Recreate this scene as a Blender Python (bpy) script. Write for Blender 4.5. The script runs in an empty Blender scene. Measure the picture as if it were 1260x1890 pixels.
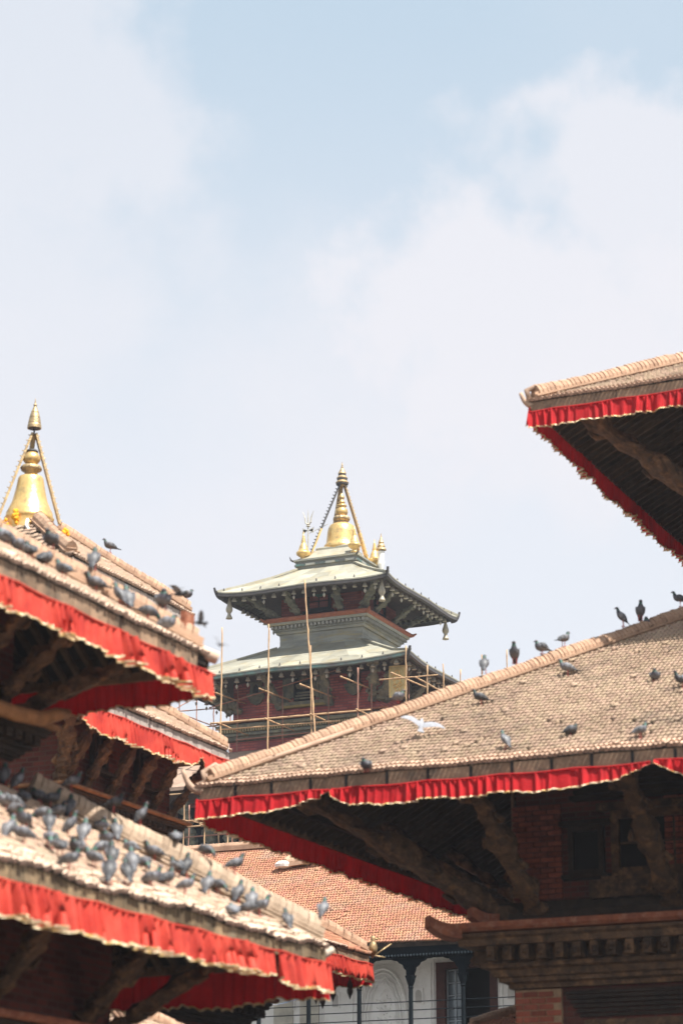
import bpy, math, random
import numpy as np
from mathutils import Vector, Matrix
rnd = random.Random(7)
sc = bpy.context.scene
COL = sc.collection
PI = math.pi
# ------------------------------------------------------------------ camera, light, exposure
cam_d = bpy.data.cameras.new('camera'); cam = bpy.data.objects.new('camera', cam_d); COL.objects.link(cam)
cam.location = (0, 0, 1.6)
cam.rotation_euler = (PI / 2 + math.atan(1395 / 4462), 0, math.radians(24.2))
cam_d.sensor_fit = 'VERTICAL'; cam_d.sensor_height = 36; cam_d.sensor_width = 24; cam_d.lens = 85.0
cam_d.clip_start = 0.5; cam_d.clip_end = 6000
cam_d.dof.use_dof = True; cam_d.dof.focus_distance = 78; cam_d.dof.aperture_fstop = 1.3
sc.camera = cam
SUN = Vector((1.0, -0.42, 0.0)).normalized() * math.cos(math.radians(60)); SUN.z = math.sin(math.radians(60))
sd = bpy.data.lights.new('sun', 'SUN'); sd.energy = 5.0; sd.angle = math.radians(0.5); sd.color = (1.0, 0.95, 0.88)
so = bpy.data.objects.new('sun', sd); COL.objects.link(so); so.rotation_euler = SUN.to_track_quat('Z', 'Y').to_euler()
sc.view_settings.view_transform = 'Standard'; sc.view_settings.look = 'None'; sc.view_settings.gamma = 1
sc.view_settings.use_curve_mapping = False
sc.view_settings.exposure = 0.95
sc.cycles.use_denoising = True
sc.cycles.max_bounces = 6; sc.cycles.diffuse_bounces = 3; sc.cycles.transparent_max_bounces = 8
sc.cycles.volume_bounces = 0

W_ = bpy.data.worlds.new('World'); sc.world = W_; W_.use_nodes = True
nt = W_.node_tree; nt.nodes.clear()
def N(t, **k):
    n = nt.nodes.new(t)
    for a, b in k.items(): setattr(n, a, b)
    return n
out = N('ShaderNodeOutputWorld'); bg = N('ShaderNodeBackground'); bg.inputs['Strength'].default_value = 0.1
sky = N('ShaderNodeTexSky', sky_type='NISHITA', sun_disc=False, sun_elevation=math.radians(60), altitude=1300.0)
sky.sun_rotation = math.atan2(SUN.x, SUN.y); sky.air_density = 1.0; sky.dust_density = 1.5; sky.ozone_density = 1.0
tc = N('ShaderNodeTexCoord'); L = nt.links.new
def mth(op, a, b=None, c=None, clamp=False):
    n = N('ShaderNodeMath', operation=op, use_clamp=clamp)
    for i, v in enumerate((a, b, c)):
        if v is None: continue
        if isinstance(v, (int, float)): n.inputs[i].default_value = v
        else: L(v, n.inputs[i])
    return n.outputs[0]
warp = N('ShaderNodeTexNoise'); warp.inputs['Scale'].default_value = 15; warp.inputs['Detail'].default_value = 8; warp.inputs['Roughness'].default_value = 0.58
L(tc.outputs['Generated'], warp.inputs['Vector'])
big = N('ShaderNodeTexNoise'); big.inputs['Scale'].default_value = 3.2; big.inputs['Detail'].default_value = 6; big.inputs['Roughness'].default_value = 0.5
L(tc.outputs['Generated'], big.inputs['Vector'])
def cloud(dx, dy, r, soft, amp):       # a soft bank of cloud round a direction
    d = Vector((dx, dy[0], dy[1])).normalized()
    dn = N('ShaderNodeVectorMath', operation='DISTANCE'); L(tc.outputs['Generated'], dn.inputs[0]); dn.inputs[1].default_value = d
    w = mth('MULTIPLY', mth('SUBTRACT', warp.outputs['Fac'], 0.5), 0.20)
    q = mth('ADD', dn.outputs['Value'], w)
    mr = N('ShaderNodeMapRange', interpolation_type='SMOOTHSTEP'); L(q, mr.inputs['Value'])
    mr.inputs['From Min'].default_value = r + soft; mr.inputs['From Max'].default_value = r - soft
    mr.inputs['To Min'].default_value = 0; mr.inputs['To Max'].default_value = amp
    return mr.outputs['Result']
sp = N('ShaderNodeSeparateXYZ'); L(tc.outputs['Generated'], sp.inputs[0])
cl = cloud(-.505, (.745, .45), .085, .028, .6)
for a_ in (cloud(-.50, (.775, .40), .06, .04, .55), cloud(-.535, (.77, .35), .08, .05, .5), cloud(-.315, (.872, .372), .052, .022, .85), cloud(-.255, (.866, .424), .045, .022, .75), cloud(-.300, (.858, .425), .022, .018, .5), cloud(-.285, (.890, .345), .06, .035, .9), cloud(-.40, (.87, .30), .07, .06, .6), cloud(.2, (.8, .45), .25, .08, .7), cloud(.7, (-.3, .5), .3, .1, .7), cloud(-.2, (-.8, .5), .3, .1, .7)): cl = mth('MAXIMUM', cl, a_)
base = N('ShaderNodeMapRange', interpolation_type='SMOOTHSTEP'); L(big.outputs['Fac'], base.inputs['Value'])
base.inputs['From Min'].default_value = 0.45; base.inputs['From Max'].default_value = 0.7; base.inputs['To Max'].default_value = 0.22
hz = N('ShaderNodeMapRange', interpolation_type='SMOOTHSTEP'); L(sp.outputs['Z'], hz.inputs['Value'])
hz.inputs['From Min'].default_value = 0.52; hz.inputs['From Max'].default_value = 0.28; hz.inputs['To Min'].default_value = 0; hz.inputs['To Max'].default_value = 1
hc = N('ShaderNodeMix', data_type='RGBA'); L(hz.outputs['Result'], hc.inputs[0]); hc.inputs[6].default_value = (3.1, 3.82, 4.42, 1); hc.inputs[7].default_value = (4.72, 4.8, 4.98, 1)
hm_ = N('ShaderNodeMix', data_type='RGBA'); hm_.inputs[0].default_value = 0.85; L(sky.outputs[0], hm_.inputs[6]); L(hc.outputs[2], hm_.inputs[7])
f = mth('MAXIMUM', cl, base.outputs['Result'], clamp=True)
mx = N('ShaderNodeMix', data_type='RGBA'); L(f, mx.inputs[0]); L(hm_.outputs[2], mx.inputs[6])
mx.inputs[7].default_value = (4.6, 4.56, 4.82, 1)
L(mx.outputs[2], bg.inputs['Color']); L(bg.outputs[0], out.inputs[0])

# ------------------------------------------------------------------ materials
def mat(name, c1, c2=None, rough=0.8, metal=0.0, scale=3.0, detail=4, bump=0.0, bscale=30.0, rand=0.0, attr=0.0, brick=None, c3=None, c3s=0.7, spec=0.3, trans=0.0, stretch=None, sheen=None):
    m = bpy.data.materials.new(name); m.use_nodes = True; t = m.node_tree; n_ = t.nodes; n_.clear(); lk = t.links.new
    o = n_.new('ShaderNodeOutputMaterial'); b = n_.new('ShaderNodeBsdfPrincipled')
    b.inputs['Roughness'].default_value = rough; b.inputs['Metallic'].default_value = metal; b.inputs['Specular IOR Level'].default_value = spec
    ge = n_.new('ShaderNodeNewGeometry'); vec = ge.outputs['Position']
    if stretch:
        mp = n_.new('ShaderNodeMapping'); mp.inputs['Scale'].default_value = stretch; lk(vec, mp.inputs[0]); vec = mp.outputs[0]
    c2 = c2 or tuple(x * 0.75 for x in c1)
    no = n_.new('ShaderNodeTexNoise'); no.inputs['Scale'].default_value = scale; no.inputs['Detail'].default_value = detail; no.inputs['Roughness'].default_value = 0.6; lk(vec, no.inputs['Vector'])
    rp = n_.new('ShaderNodeMapRange'); rp.inputs['From Min'].default_value = 0.36; rp.inputs['From Max'].default_value = 0.64; lk(no.outputs['Fac'], rp.inputs['Value'])
    def mix(fac, a, bb, mode='MIX'):
        x = n_.new('ShaderNodeMix'); x.data_type = 'RGBA'; x.blend_type = mode; x.clamp_factor = True
        for i, v in ((0, fac), (6, a), (7, bb)):
            if isinstance(v, (int, float)): x.inputs[i].default_value = v
            elif isinstance(v, tuple): x.inputs[i].default_value = (*v, 1)
            else: lk(v, x.inputs[i])
        return x.outputs[2]
    def M(op, a, bb=0.0):
        x = n_.new('ShaderNodeMath'); x.operation = op
        for i, v in enumerate((a, bb)):
            if isinstance(v, (int, float)): x.inputs[i].default_value = v
            else: lk(v, x.inputs[i])
        return x.outputs[0]
    col = mix(rp.outputs[0], c1, c2); bh = None
    if brick:
        bw, bhgt, mortar = brick
        sx = n_.new('ShaderNodeSeparateXYZ'); lk(ge.outputs['Position'], sx.inputs[0]); sn = n_.new('ShaderNodeSeparateXYZ'); lk(ge.outputs['True Normal'], sn.inputs[0])
        ax = M('GREATER_THAN', M('ABSOLUTE', sn.outputs[0]), 0.5)
        u = M('ADD', M('MULTIPLY', ax, sx.outputs[1]), M('MULTIPLY', M('SUBTRACT', 1.0, ax), sx.outputs[0]))
        cv = n_.new('ShaderNodeCombineXYZ'); lk(u, cv.inputs[0]); lk(sx.outputs[2], cv.inputs[1])
        br = n_.new('ShaderNodeTexBrick'); lk(cv.outputs[0], br.inputs['Vector']); br.inputs['Scale'].default_value = 1; br.inputs['Brick Width'].default_value = bw
        br.inputs['Row Height'].default_value = bhgt; br.inputs['Mortar Size'].default_value = bhgt * 0.13; br.inputs['Mortar Smooth'].default_value = 0.3
        lk(col, br.inputs['Color1']); lk(mix(0.75, col, c2, 'MULTIPLY'), br.inputs['Color2']); br.inputs['Mortar'].default_value = (*mortar, 1); br.inputs['Bias'].default_value = -0.2
        col = br.outputs['Color']; bh = M('MULTIPLY', br.outputs['Fac'], -1.0)
    if c3:
        n3 = n_.new('ShaderNodeTexNoise'); n3.inputs['Scale'].default_value = c3s; n3.inputs['Detail'].default_value = 6; n3.inputs['Roughness'].default_value = 0.7; lk(vec, n3.inputs['Vector'])
        r3 = n_.new('ShaderNodeMapRange'); r3.inputs['From Min'].default_value = 0.5; r3.inputs['From Max'].default_value = 0.68; lk(n3.outputs['Fac'], r3.inputs['Value'])
        col = mix(r3.outputs[0], col, c3)
    if attr:
        at = n_.new('ShaderNodeAttribute'); at.attribute_name = 'v'
        g = M('ADD', M('MULTIPLY', at.outputs['Fac'], 2 * attr), 1 - attr)
        hs = n_.new('ShaderNodeHueSaturation'); hs.inputs['Fac'].default_value = 1; lk(g, hs.inputs['Value']); lk(col, hs.inputs['Color'])
        at2 = n_.new('ShaderNodeAttribute'); at2.attribute_name = 'h'
        lk(M('ADD', M('MULTIPLY', at2.outputs['Fac'], 0.022), 0.489), hs.inputs['Hue']); col = hs.outputs[0]
    if rand:
        oi = n_.new('ShaderNodeObjectInfo'); g = M('ADD', M('MULTIPLY', oi.outputs['Random'], 2 * rand), 1 - rand)
        hs = n_.new('ShaderNodeHueSaturation'); lk(g, hs.inputs['Value']); lk(col, hs.inputs['Color']); col = hs.outputs[0]
    lk(col, b.inputs['Base Color'])
    if bump or bh is not None:
        bp = n_.new('ShaderNodeBump'); bp.inputs['Strength'].default_value = max(bump, 0.4); bp.inputs['Distance'].default_value = 0.02
        nb = n_.new('ShaderNodeTexNoise'); nb.inputs['Scale'].default_value = bscale; nb.inputs['Detail'].default_value = 5; lk(vec, nb.inputs['Vector'])
        hh = nb.outputs['Fac']
        if bh is not None: hh = M('ADD', M('MULTIPLY', hh, 0.4), bh)
        lk(hh, bp.inputs['Height']); lk(bp.outputs[0], b.inputs['Normal'])
    sh = b.outputs[0]
    if trans:
        tr = n_.new('ShaderNodeBsdfTranslucent'); lk(col, tr.inputs[0]); mm = n_.new('ShaderNodeMixShader'); mm.inputs[0].default_value = trans
        lk(sh, mm.inputs[1]); lk(tr.outputs[0], mm.inputs[2]); sh = mm.outputs[0]
    lk(sh, o.inputs[0])
    return m
M_tile = mat('clay_tile', (.455, .33, .235), (.355, .25, .175), .9, scale=1.2, detail=8, bump=.5, bscale=60, attr=.13, c3=(.21, .155, .115), c3s=1.1)
M_tile_n = mat('weathered_clay_tile', (.51, .36, .26), (.40, .275, .195), .9, scale=1.5, detail=8, bump=.5, bscale=60, attr=.14, c3=(.42, .33, .25), c3s=2)  # paler clay for the left roofs
M_tile_o = mat('orange_clay_tile', (.51, .255, .155), (.41, .19, .115), .9, scale=1.0, detail=8, bump=.4, bscale=60, attr=.17, c3=(.42, .26, .18), c3s=.9)
M_ridge = mat('ridge_clay', (.46, .30, .20), (.34, .21, .14), .9, scale=4, detail=6, bump=.5, bscale=50, rand=.13, attr=0)
M_ridge_n = mat('weathered_ridge_clay', (.48, .36, .26), (.34, .25, .175), .9, scale=4, detail=6, bump=.5, bscale=50, rand=.14)
M_wood = mat('old_dark_timber', (.050, .034, .023), (.026, .019, .014), .75, scale=5, bump=.6, bscale=25, rand=.2, stretch=(1, 1, 1))
M_deck = mat('shade_dark_roof_boards', (.022, .017, .013), (.014, .011, .009), .85, scale=5, bump=.4)  # eave shade put into the board colour
M_raft = mat('roof_rafter', (.11, .078, .046), (.06, .043, .027), .8, scale=4, bump=.5, bscale=20, rand=.3)  # lightened in colour to show under the unlit eaves
M_carve = mat('carved_timber', (.14, .082, .044), (.055, .036, .024), .7, scale=6, bump=.9, bscale=22, rand=.15, c3=(.26, .145, .07), c3s=5)  # lighter patches put warm highlights into the timber colour
M_beam = mat('weathered_eave_board', (.33, .22, .14), (.20, .135, .088), .85, scale=4, bump=.5, bscale=18, rand=.28, c3=(.10, .08, .06), c3s=2.5)
M_beam_y = mat('mossy_eave_board', (.26, .185, .105), (.14, .10, .06), .85, scale=5, bump=.6, bscale=18, rand=.38, c3=(.15, .12, .08), c3s=3)
M_beam_w = mat('pale_eave_tile', (.46, .40, .35), (.36, .31, .27), .85, scale=4, bump=.5, bscale=18, rand=.12)
M_iron = mat('black_iron', (.03, .03, .03), None, .5, metal=.6)
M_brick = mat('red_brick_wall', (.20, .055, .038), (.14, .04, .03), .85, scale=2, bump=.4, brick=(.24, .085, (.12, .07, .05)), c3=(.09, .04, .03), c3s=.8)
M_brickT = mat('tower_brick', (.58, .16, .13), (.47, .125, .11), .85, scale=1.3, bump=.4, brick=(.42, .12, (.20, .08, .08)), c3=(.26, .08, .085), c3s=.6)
M_brickp = mat('brick', (.34, .098, .056), (.24, .068, .042), .85, scale=9, bump=.5, bscale=40, rand=.3)
M_mortar = mat('lime_mortar', (.44, .30, .18), (.30, .20, .125), .95, scale=10, bump=.5)
M_terra = mat('terracotta_moulding', (.36, .125, .062), (.22, .078, .045), .75, scale=6, bump=.6, bscale=20, c3=(.40, .19, .12), c3s=7)
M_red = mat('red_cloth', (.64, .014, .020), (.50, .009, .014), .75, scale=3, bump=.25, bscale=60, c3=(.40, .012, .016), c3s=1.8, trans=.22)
M_red2 = mat('sunlit_red_cloth', (.76, .098, .062), (.60, .050, .033), .75, scale=2.2, bump=.25, bscale=60, c3=(.46, .04, .032), c3s=1.5, trans=.22)  # paler copy of the red cloth, sunlight put into its colour
M_trim = mat('gold_fringe', (.50, .33, .10), (.80, .70, .50), .35, scale=16, detail=3, metal=.3, bump=.6, bscale=80)
M_gold = mat('gilt_copper', (.86, .60, .24), (.80, .52, .19), .36, metal=.62, scale=5, bump=.12, bscale=14, c3=(.46, .32, .16), c3s=4)
M_golddull = mat('tarnished_gilt', (.52, .38, .20), (.33, .24, .14), .5, metal=.55, scale=9, bump=.5, bscale=25)
M_cop = mat('weathered_copper_sheet', (.35, .335, .265), (.265, .255, .205), .65, metal=.0, scale=1.9, detail=8, bump=.6, bscale=7, rand=.2, c3=(.31, .26, .16), c3s=1.4, stretch=(1, 1, .5))
M_copd = mat('stained_copper_band', (.36, .36, .31), (.22, .23, .21), .6, scale=2.2, detail=8, bump=.3, rand=.15, c3=(.36, .30, .16), c3s=1.8, stretch=(.4, .4, 2))
M_verd = mat('verdigris_edge', (.10, .155, .14), (.09, .08, .08), .6, scale=2.5, detail=6, c3=(.10, .22, .20), c3s=2)
M_green = mat('grey_green_painted_carving', (.20, .195, .145), (.105, .115, .098), .75, scale=4, bump=.9, bscale=14, rand=.15, c3=(.27, .26, .17), c3s=2.4)
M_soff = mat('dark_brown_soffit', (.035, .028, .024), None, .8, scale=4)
M_lead = mat('dark_lead_edge', (.085, .078, .075), None, .5, scale=4)
M_bell = mat('pale_bronze', (.60, .56, .46), (.44, .42, .36), .45, metal=.25, scale=8)
M_bamboo = mat('bamboo', (.56, .37, .20), (.42, .26, .15), .6, scale=3, rand=.18)
M_bamboor = mat('reddish_bamboo', (.40, .20, .14), (.30, .15, .11), .6, scale=3, rand=.18)
M_white = mat('white_lime_plaster', (.87, .86, .83), (.80, .79, .75), .9, scale=1.5, detail=7, bump=.15, bscale=20, c3=(.72, .70, .66), c3s=2)
M_teal = mat('blue_black_painted_timber', (.010, .015, .019), (.007, .010, .013), .85, scale=5, bump=.15, spec=.1)
M_tealb = mat('blue_grey_painted_beads', (.09, .12, .14), None, .5)
M_dark = mat('dark_opening_shade', (.02, .018, .018), None, .9)  # near-black sheets put the shade of openings into the colour
M_rbwood = mat('red_brown_door_timber', (.085, .035, .028), None, .6, scale=6)
M_pane = mat('window_glass', (.16, .19, .21), (.11, .14, .16), .12, scale=2, spec=.6)
M_leaf = mat('blue_grey_window_timber', (.30, .34, .37), None, .6, scale=6)
M_pave = mat('brick_paving', (.11, .07, .055), (.085, .055, .042), .9, scale=.4, brick=(.22, .11, (.06, .05, .04)), bump=.3)
M_stone = mat('plinth_stone', (.28, .22, .18), (.2, .16, .13), .9, scale=2, bump=.5)
M_yel = mat('marigold', (.85, .48, .03), (.80, .38, .02), .7, scale=20, bump=.5)
M_ribbon = mat('white_scarf', (.8, .8, .78), None, .8)
M_shield = mat('verdigris_shield', (.05, .14, .10), (.04, .09, .08), .6, scale=8, bump=.5)

def pigeon_mat():
    m = bpy.data.materials.new('pigeon_plumage'); m.use_nodes = True; t = m.node_tree; n_ = t.nodes; lk = t.links.new
    b = n_['Principled BSDF']; b.inputs['Roughness'].default_value = .55
    at = n_.new('ShaderNodeAttribute'); at.attribute_name = 'v'
    rp = n_.new('ShaderNodeValToRGB'); cr = rp.color_ramp
    pts = [(0, (.03, .03, .035)), (.10, (.035, .038, .045)), (.14, (.12, .125, .14)), (.30, (.17, .172, .18)), (.60, (.125, .127, .135)), (.70, (.07, .06, .08)), (.76, (.03, .085, .06)), (.83, (.03, .10, .07)), (.88, (.07, .08, .10)), (.955, (.08, .085, .10)), (1, (.05, .05, .05))]
    while len(cr.elements) < len(pts): cr.elements.new(.5)
    for e, (p_, c) in zip(cr.elements, pts): e.position = p_; e.color = (*c, 1)
    lk(at.outputs['Fac'], rp.inputs[0])
    no = n_.new('ShaderNodeTexNoise'); no.inputs['Scale'].default_value = 40; tcn = n_.new('ShaderNodeTexCoord'); lk(tcn.outputs['Object'], no.inputs['Vector'])
    oi = n_.new('ShaderNodeObjectInfo'); mu = n_.new('ShaderNodeMath'); mu.operation = 'MULTIPLY_ADD'; lk(oi.outputs['Random'], mu.inputs[0]); mu.inputs[1].default_value = .95; mu.inputs[2].default_value = .25
    m2 = n_.new('ShaderNodeMath'); m2.operation = 'MULTIPLY'; m3 = n_.new('ShaderNodeMath'); m3.operation = 'ADD'; lk(no.outputs['Fac'], m3.inputs[0]); m3.inputs[1].default_value = .55
    lk(m3.outputs[0], m2.inputs[0]); lk(mu.outputs[0], m2.inputs[1])
    hs = n_.new('ShaderNodeHueSaturation'); lk(rp.outputs[0], hs.inputs['Color']); lk(m2.outputs[0], hs.inputs['Value']); lk(hs.outputs[0], b.inputs['Base Color'])
    return m
def wing_mat():
    m = bpy.data.materials.new('pigeon_wing_feathers'); m.use_nodes = True; t = m.node_tree; n_ = t.nodes; lk = t.links.new
    b = n_['Principled BSDF']; b.inputs['Roughness'].default_value = .6
    at = n_.new('ShaderNodeAttribute'); at.attribute_name = 'v'
    rp = n_.new('ShaderNodeValToRGB'); cr = rp.color_ramp; cr.interpolation = 'LINEAR'
    pts = [(0, (.04, .042, .05)), (.16, (.06, .062, .07)), (.22, (.17, .172, .18)), (.36, (.21, .212, .22)), (.385, (.035, .035, .04)), (.435, (.035, .035, .04)), (.46, (.25, .255, .275)), (.54, (.035, .035, .04)), (.58, (.22, .225, .24)), (.80, (.20, .205, .225)), (1, (.14, .145, .165))]
    while len(cr.elements) < len(pts): cr.elements.new(.5)
    for e, (p_, c) in zip(cr.elements, pts): e.position = p_; e.color = (*c, 1)
    lk(at.outputs['Fac'], rp.inputs[0])
    oi = n_.new('ShaderNodeObjectInfo'); mu = n_.new('ShaderNodeMath'); mu.operation = 'MULTIPLY_ADD'; lk(oi.outputs['Random'], mu.inputs[0]); mu.inputs[1].default_value = .75; mu.inputs[2].default_value = .4
    hs = n_.new('ShaderNodeHueSaturation'); lk(rp.outputs[0], hs.inputs['Color']); lk(mu.outputs[0], hs.inputs['Value']); lk(hs.outputs[0], b.inputs['Base Color'])
    return m
M_pig = pigeon_mat(); M_wing = wing_mat()
M_pleg = mat('pigeon_leg', (.50, .10, .09), None, .6); M_beak = mat('pigeon_beak', (.06, .05, .05), None, .5); M_eye = mat('pigeon_eye', (.55, .16, .03), None, .2)
M_pwhite = mat('white_plumage', (.34, .35, .38), (.26, .27, .30), .8, scale=12)

# ------------------------------------------------------------------ mesh helpers
class MB:
    def __init__(s): s.v = []; s.f = []; s.at = None
    def add(s, vs, fs):
        b = len(s.v); s.v.extend([tuple(map(float, p)) for p in vs]); s.f.extend([tuple(b + i for i in f) for f in fs]); return s
    def box(s, x0, x1, y0, y1, z0, z1):
        return s.add([(x0, y0, z0), (x1, y0, z0), (x1, y1, z0), (x0, y1, z0), (x0, y0, z1), (x1, y0, z1), (x1, y1, z1), (x0, y1, z1)],
                     [(0, 3, 2, 1), (4, 5, 6, 7), (0, 1, 5, 4), (1, 2, 6, 5), (2, 3, 7, 6), (3, 0, 4, 7)])
    def beam(s, p, q, w, h, up=(0, 0, 1)):
        p = Vector(p); q = Vector(q); d = (q - p).normalized(); x = d.cross(Vector(up)).normalized(); u = x.cross(d)
        vs = [r + x * a * w / 2 + u * b_ * h / 2 for r in (p, q) for a, b_ in ((-1, -1), (1, -1), (1, 1), (-1, 1))]
        return s.add(vs, [(3, 2, 1, 0), (4, 5, 6, 7), (0, 1, 5, 4), (1, 2, 6, 5), (2, 3, 7, 6), (3, 0, 4, 7)])
    def tube(s, pts, rad, n=8, cap=True):
        pts = [Vector(p) for p in pts]; rad = rad if isinstance(rad, (list, tuple)) else [rad] * len(pts)
        b = len(s.v); last = None
        for i, p in enumerate(pts):
            d = (pts[min(i + 1, len(pts) - 1)] - pts[max(i - 1, 0)]).normalized()
            if last is None: ref = Vector((0, 0, 1)) if abs(d.z) < .9 else Vector((1, 0, 0)); x = d.cross(ref).normalized()
            else: x = (last - d * last.dot(d)).normalized()
            last = x; y = d.cross(x)
            for k in range(n):
                a = 2 * PI * k / n; s.v.append(tuple(p + (x * math.cos(a) + y * math.sin(a)) * rad[i]))
        for i in range(len(pts) - 1):
            for k in range(n):
                a = b + i * n + k; c = b + i * n + (k + 1) % n; s.f.append((a, c, c + n, a + n))
        if cap: s.f.append(tuple(b + k for k in reversed(range(n)))); s.f.append(tuple(b + (len(pts) - 1) * n + k for k in range(n)))
        return s
    def lathe(s, c, prof, n=24, lobes=None):
        b = len(s.v)
        for j, (r, z) in enumerate(prof):
            for k in range(n):
                a = 2 * PI * k / n; rr = r
                if lobes and lobes[0] <= j <= lobes[1]: rr = r * (0.90 + 0.13 * abs(math.sin(a * lobes[2] / 2)))
                s.v.append((c[0] + rr * math.cos(a), c[1] + rr * math.sin(a), c[2] + z))
        for j in range(len(prof) - 1):
            for k in range(n):
                a = b + j * n + k; q = b + j * n + (k + 1) % n; s.f.append((a, q, q + n, a + n))
        s.f.append(tuple(b + k for k in reversed(range(n)))); s.f.append(tuple(b + (len(prof) - 1) * n + k for k in range(n)))
        return s
    def square(s, c, prof, closed=False):     # a moulding or slab swept round a square: (half width, z)
        b = len(s.v); n = len(prof)
        for r, z in prof:
            for sx, sy in ((-1, -1), (1, -1), (1, 1), (-1, 1)): s.v.append((c[0] + sx * r, c[1] + sy * r, z))
        for j in range(n if closed else n - 1):
            for k in range(4):
                a = b + j * 4 + k; q = b + j * 4 + (k + 1) % 4; j2 = (j + 1) % n; a2 = b + j2 * 4 + k; q2 = b + j2 * 4 + (k + 1) % 4
                s.f.append((a, q, q2, a2))
        if not closed:
            s.f.append((b + 3, b + 2, b + 1, b)); e = b + (n - 1) * 4; s.f.append((e, e + 1, e + 2, e + 3))
        return s
    def prism(s, poly, p, ux, uy, uz, t):       # polygon (a,b) extruded by t along uz
        p = Vector(p); ux = Vector(ux); uy = Vector(uy); uz = Vector(uz); n = len(poly)
        vs = [p + ux * a + uy * b_ for a, b_ in poly] + [p + ux * a + uy * b_ + uz * t for a, b_ in poly]
        fs = [tuple(reversed(range(n))), tuple(range(n, 2 * n))] + [(i, (i + 1) % n, n + (i + 1) % n, n + i) for i in range(n)]
        return s.add(vs, fs)
    def mesh(s, name, m, smooth=False, bevel=0):
        me = bpy.data.meshes.new(name); me.from_pydata(s.v, [], s.f); me.update()
        if m: me.materials.append(m)
        if smooth: me.polygons.foreach_set('use_smooth', [True] * len(me.polygons))
        if s.at is not None:
            a = me.attributes.new('v', 'FLOAT', 'POINT'); a.data.foreach_set('value', s.at)
        return me
    def build(s, name, m, parent=None, smooth=False, kind=None):
        return link(name, s.mesh(name, m, smooth), parent, kind)
def link(name, me, parent=None, kind=None, loc=None, rot=None):
    o = bpy.data.objects.new(name, me); COL.objects.link(o)
    if parent is not None: o.parent = parent
    if kind: o['kind'] = kind
    if loc is not None: o.location = loc
    if rot is not None: o.rotation_euler = rot
    return o
def thing(name, label, cat, group=None):
    o = bpy.data.objects.new(name, None); COL.objects.link(o); o.empty_display_size = .1
    o['label'] = label; o['category'] = cat
    if group: o['group'] = group
    return o
def tag(o, label, cat, group=None):
    o['label'] = label; o['category'] = cat
    if group: o['group'] = group
    return o
SD = {'front': ((0, -1), (1, 0)), 'right': ((1, 0), (0, 1)), 'back': ((0, 1), (-1, 0)), 'left': ((-1, 0), (0, -1))}
DIAG = {'fl': (-1, -1), 'fr': (1, -1), 'br': (1, 1), 'bl': (-1, 1)}
def PT(c, side, s, r, z):
    n, e = SD[side]; return Vector((c[0] + n[0] * r + e[0] * s, c[1] + n[1] * r + e[1] * s, z))
def seat(root, base):
    b = Vector(base); root.location = b
    for ch in root.children: ch.location = Vector(ch.location) - b
def wavez(seed, s, amp):
    return amp * (math.sin(s * 1.7 + seed) * .5 + math.sin(s * 3.9 + seed * 2.3) * .3 + math.sin(s * 9.1 + seed * 5.1) * .2)
M_tile_p = mat('eave_clay_tile', (.52, .36, .26), (.42, .28, .20), .9, scale=6, bump=.5, bscale=60, rand=.26)
M_tile_np = mat('weathered_eave_clay_tile', (.62, .48, .37), (.52, .38, .28), .9, scale=6, bump=.5, bscale=60, rand=.2)
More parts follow.
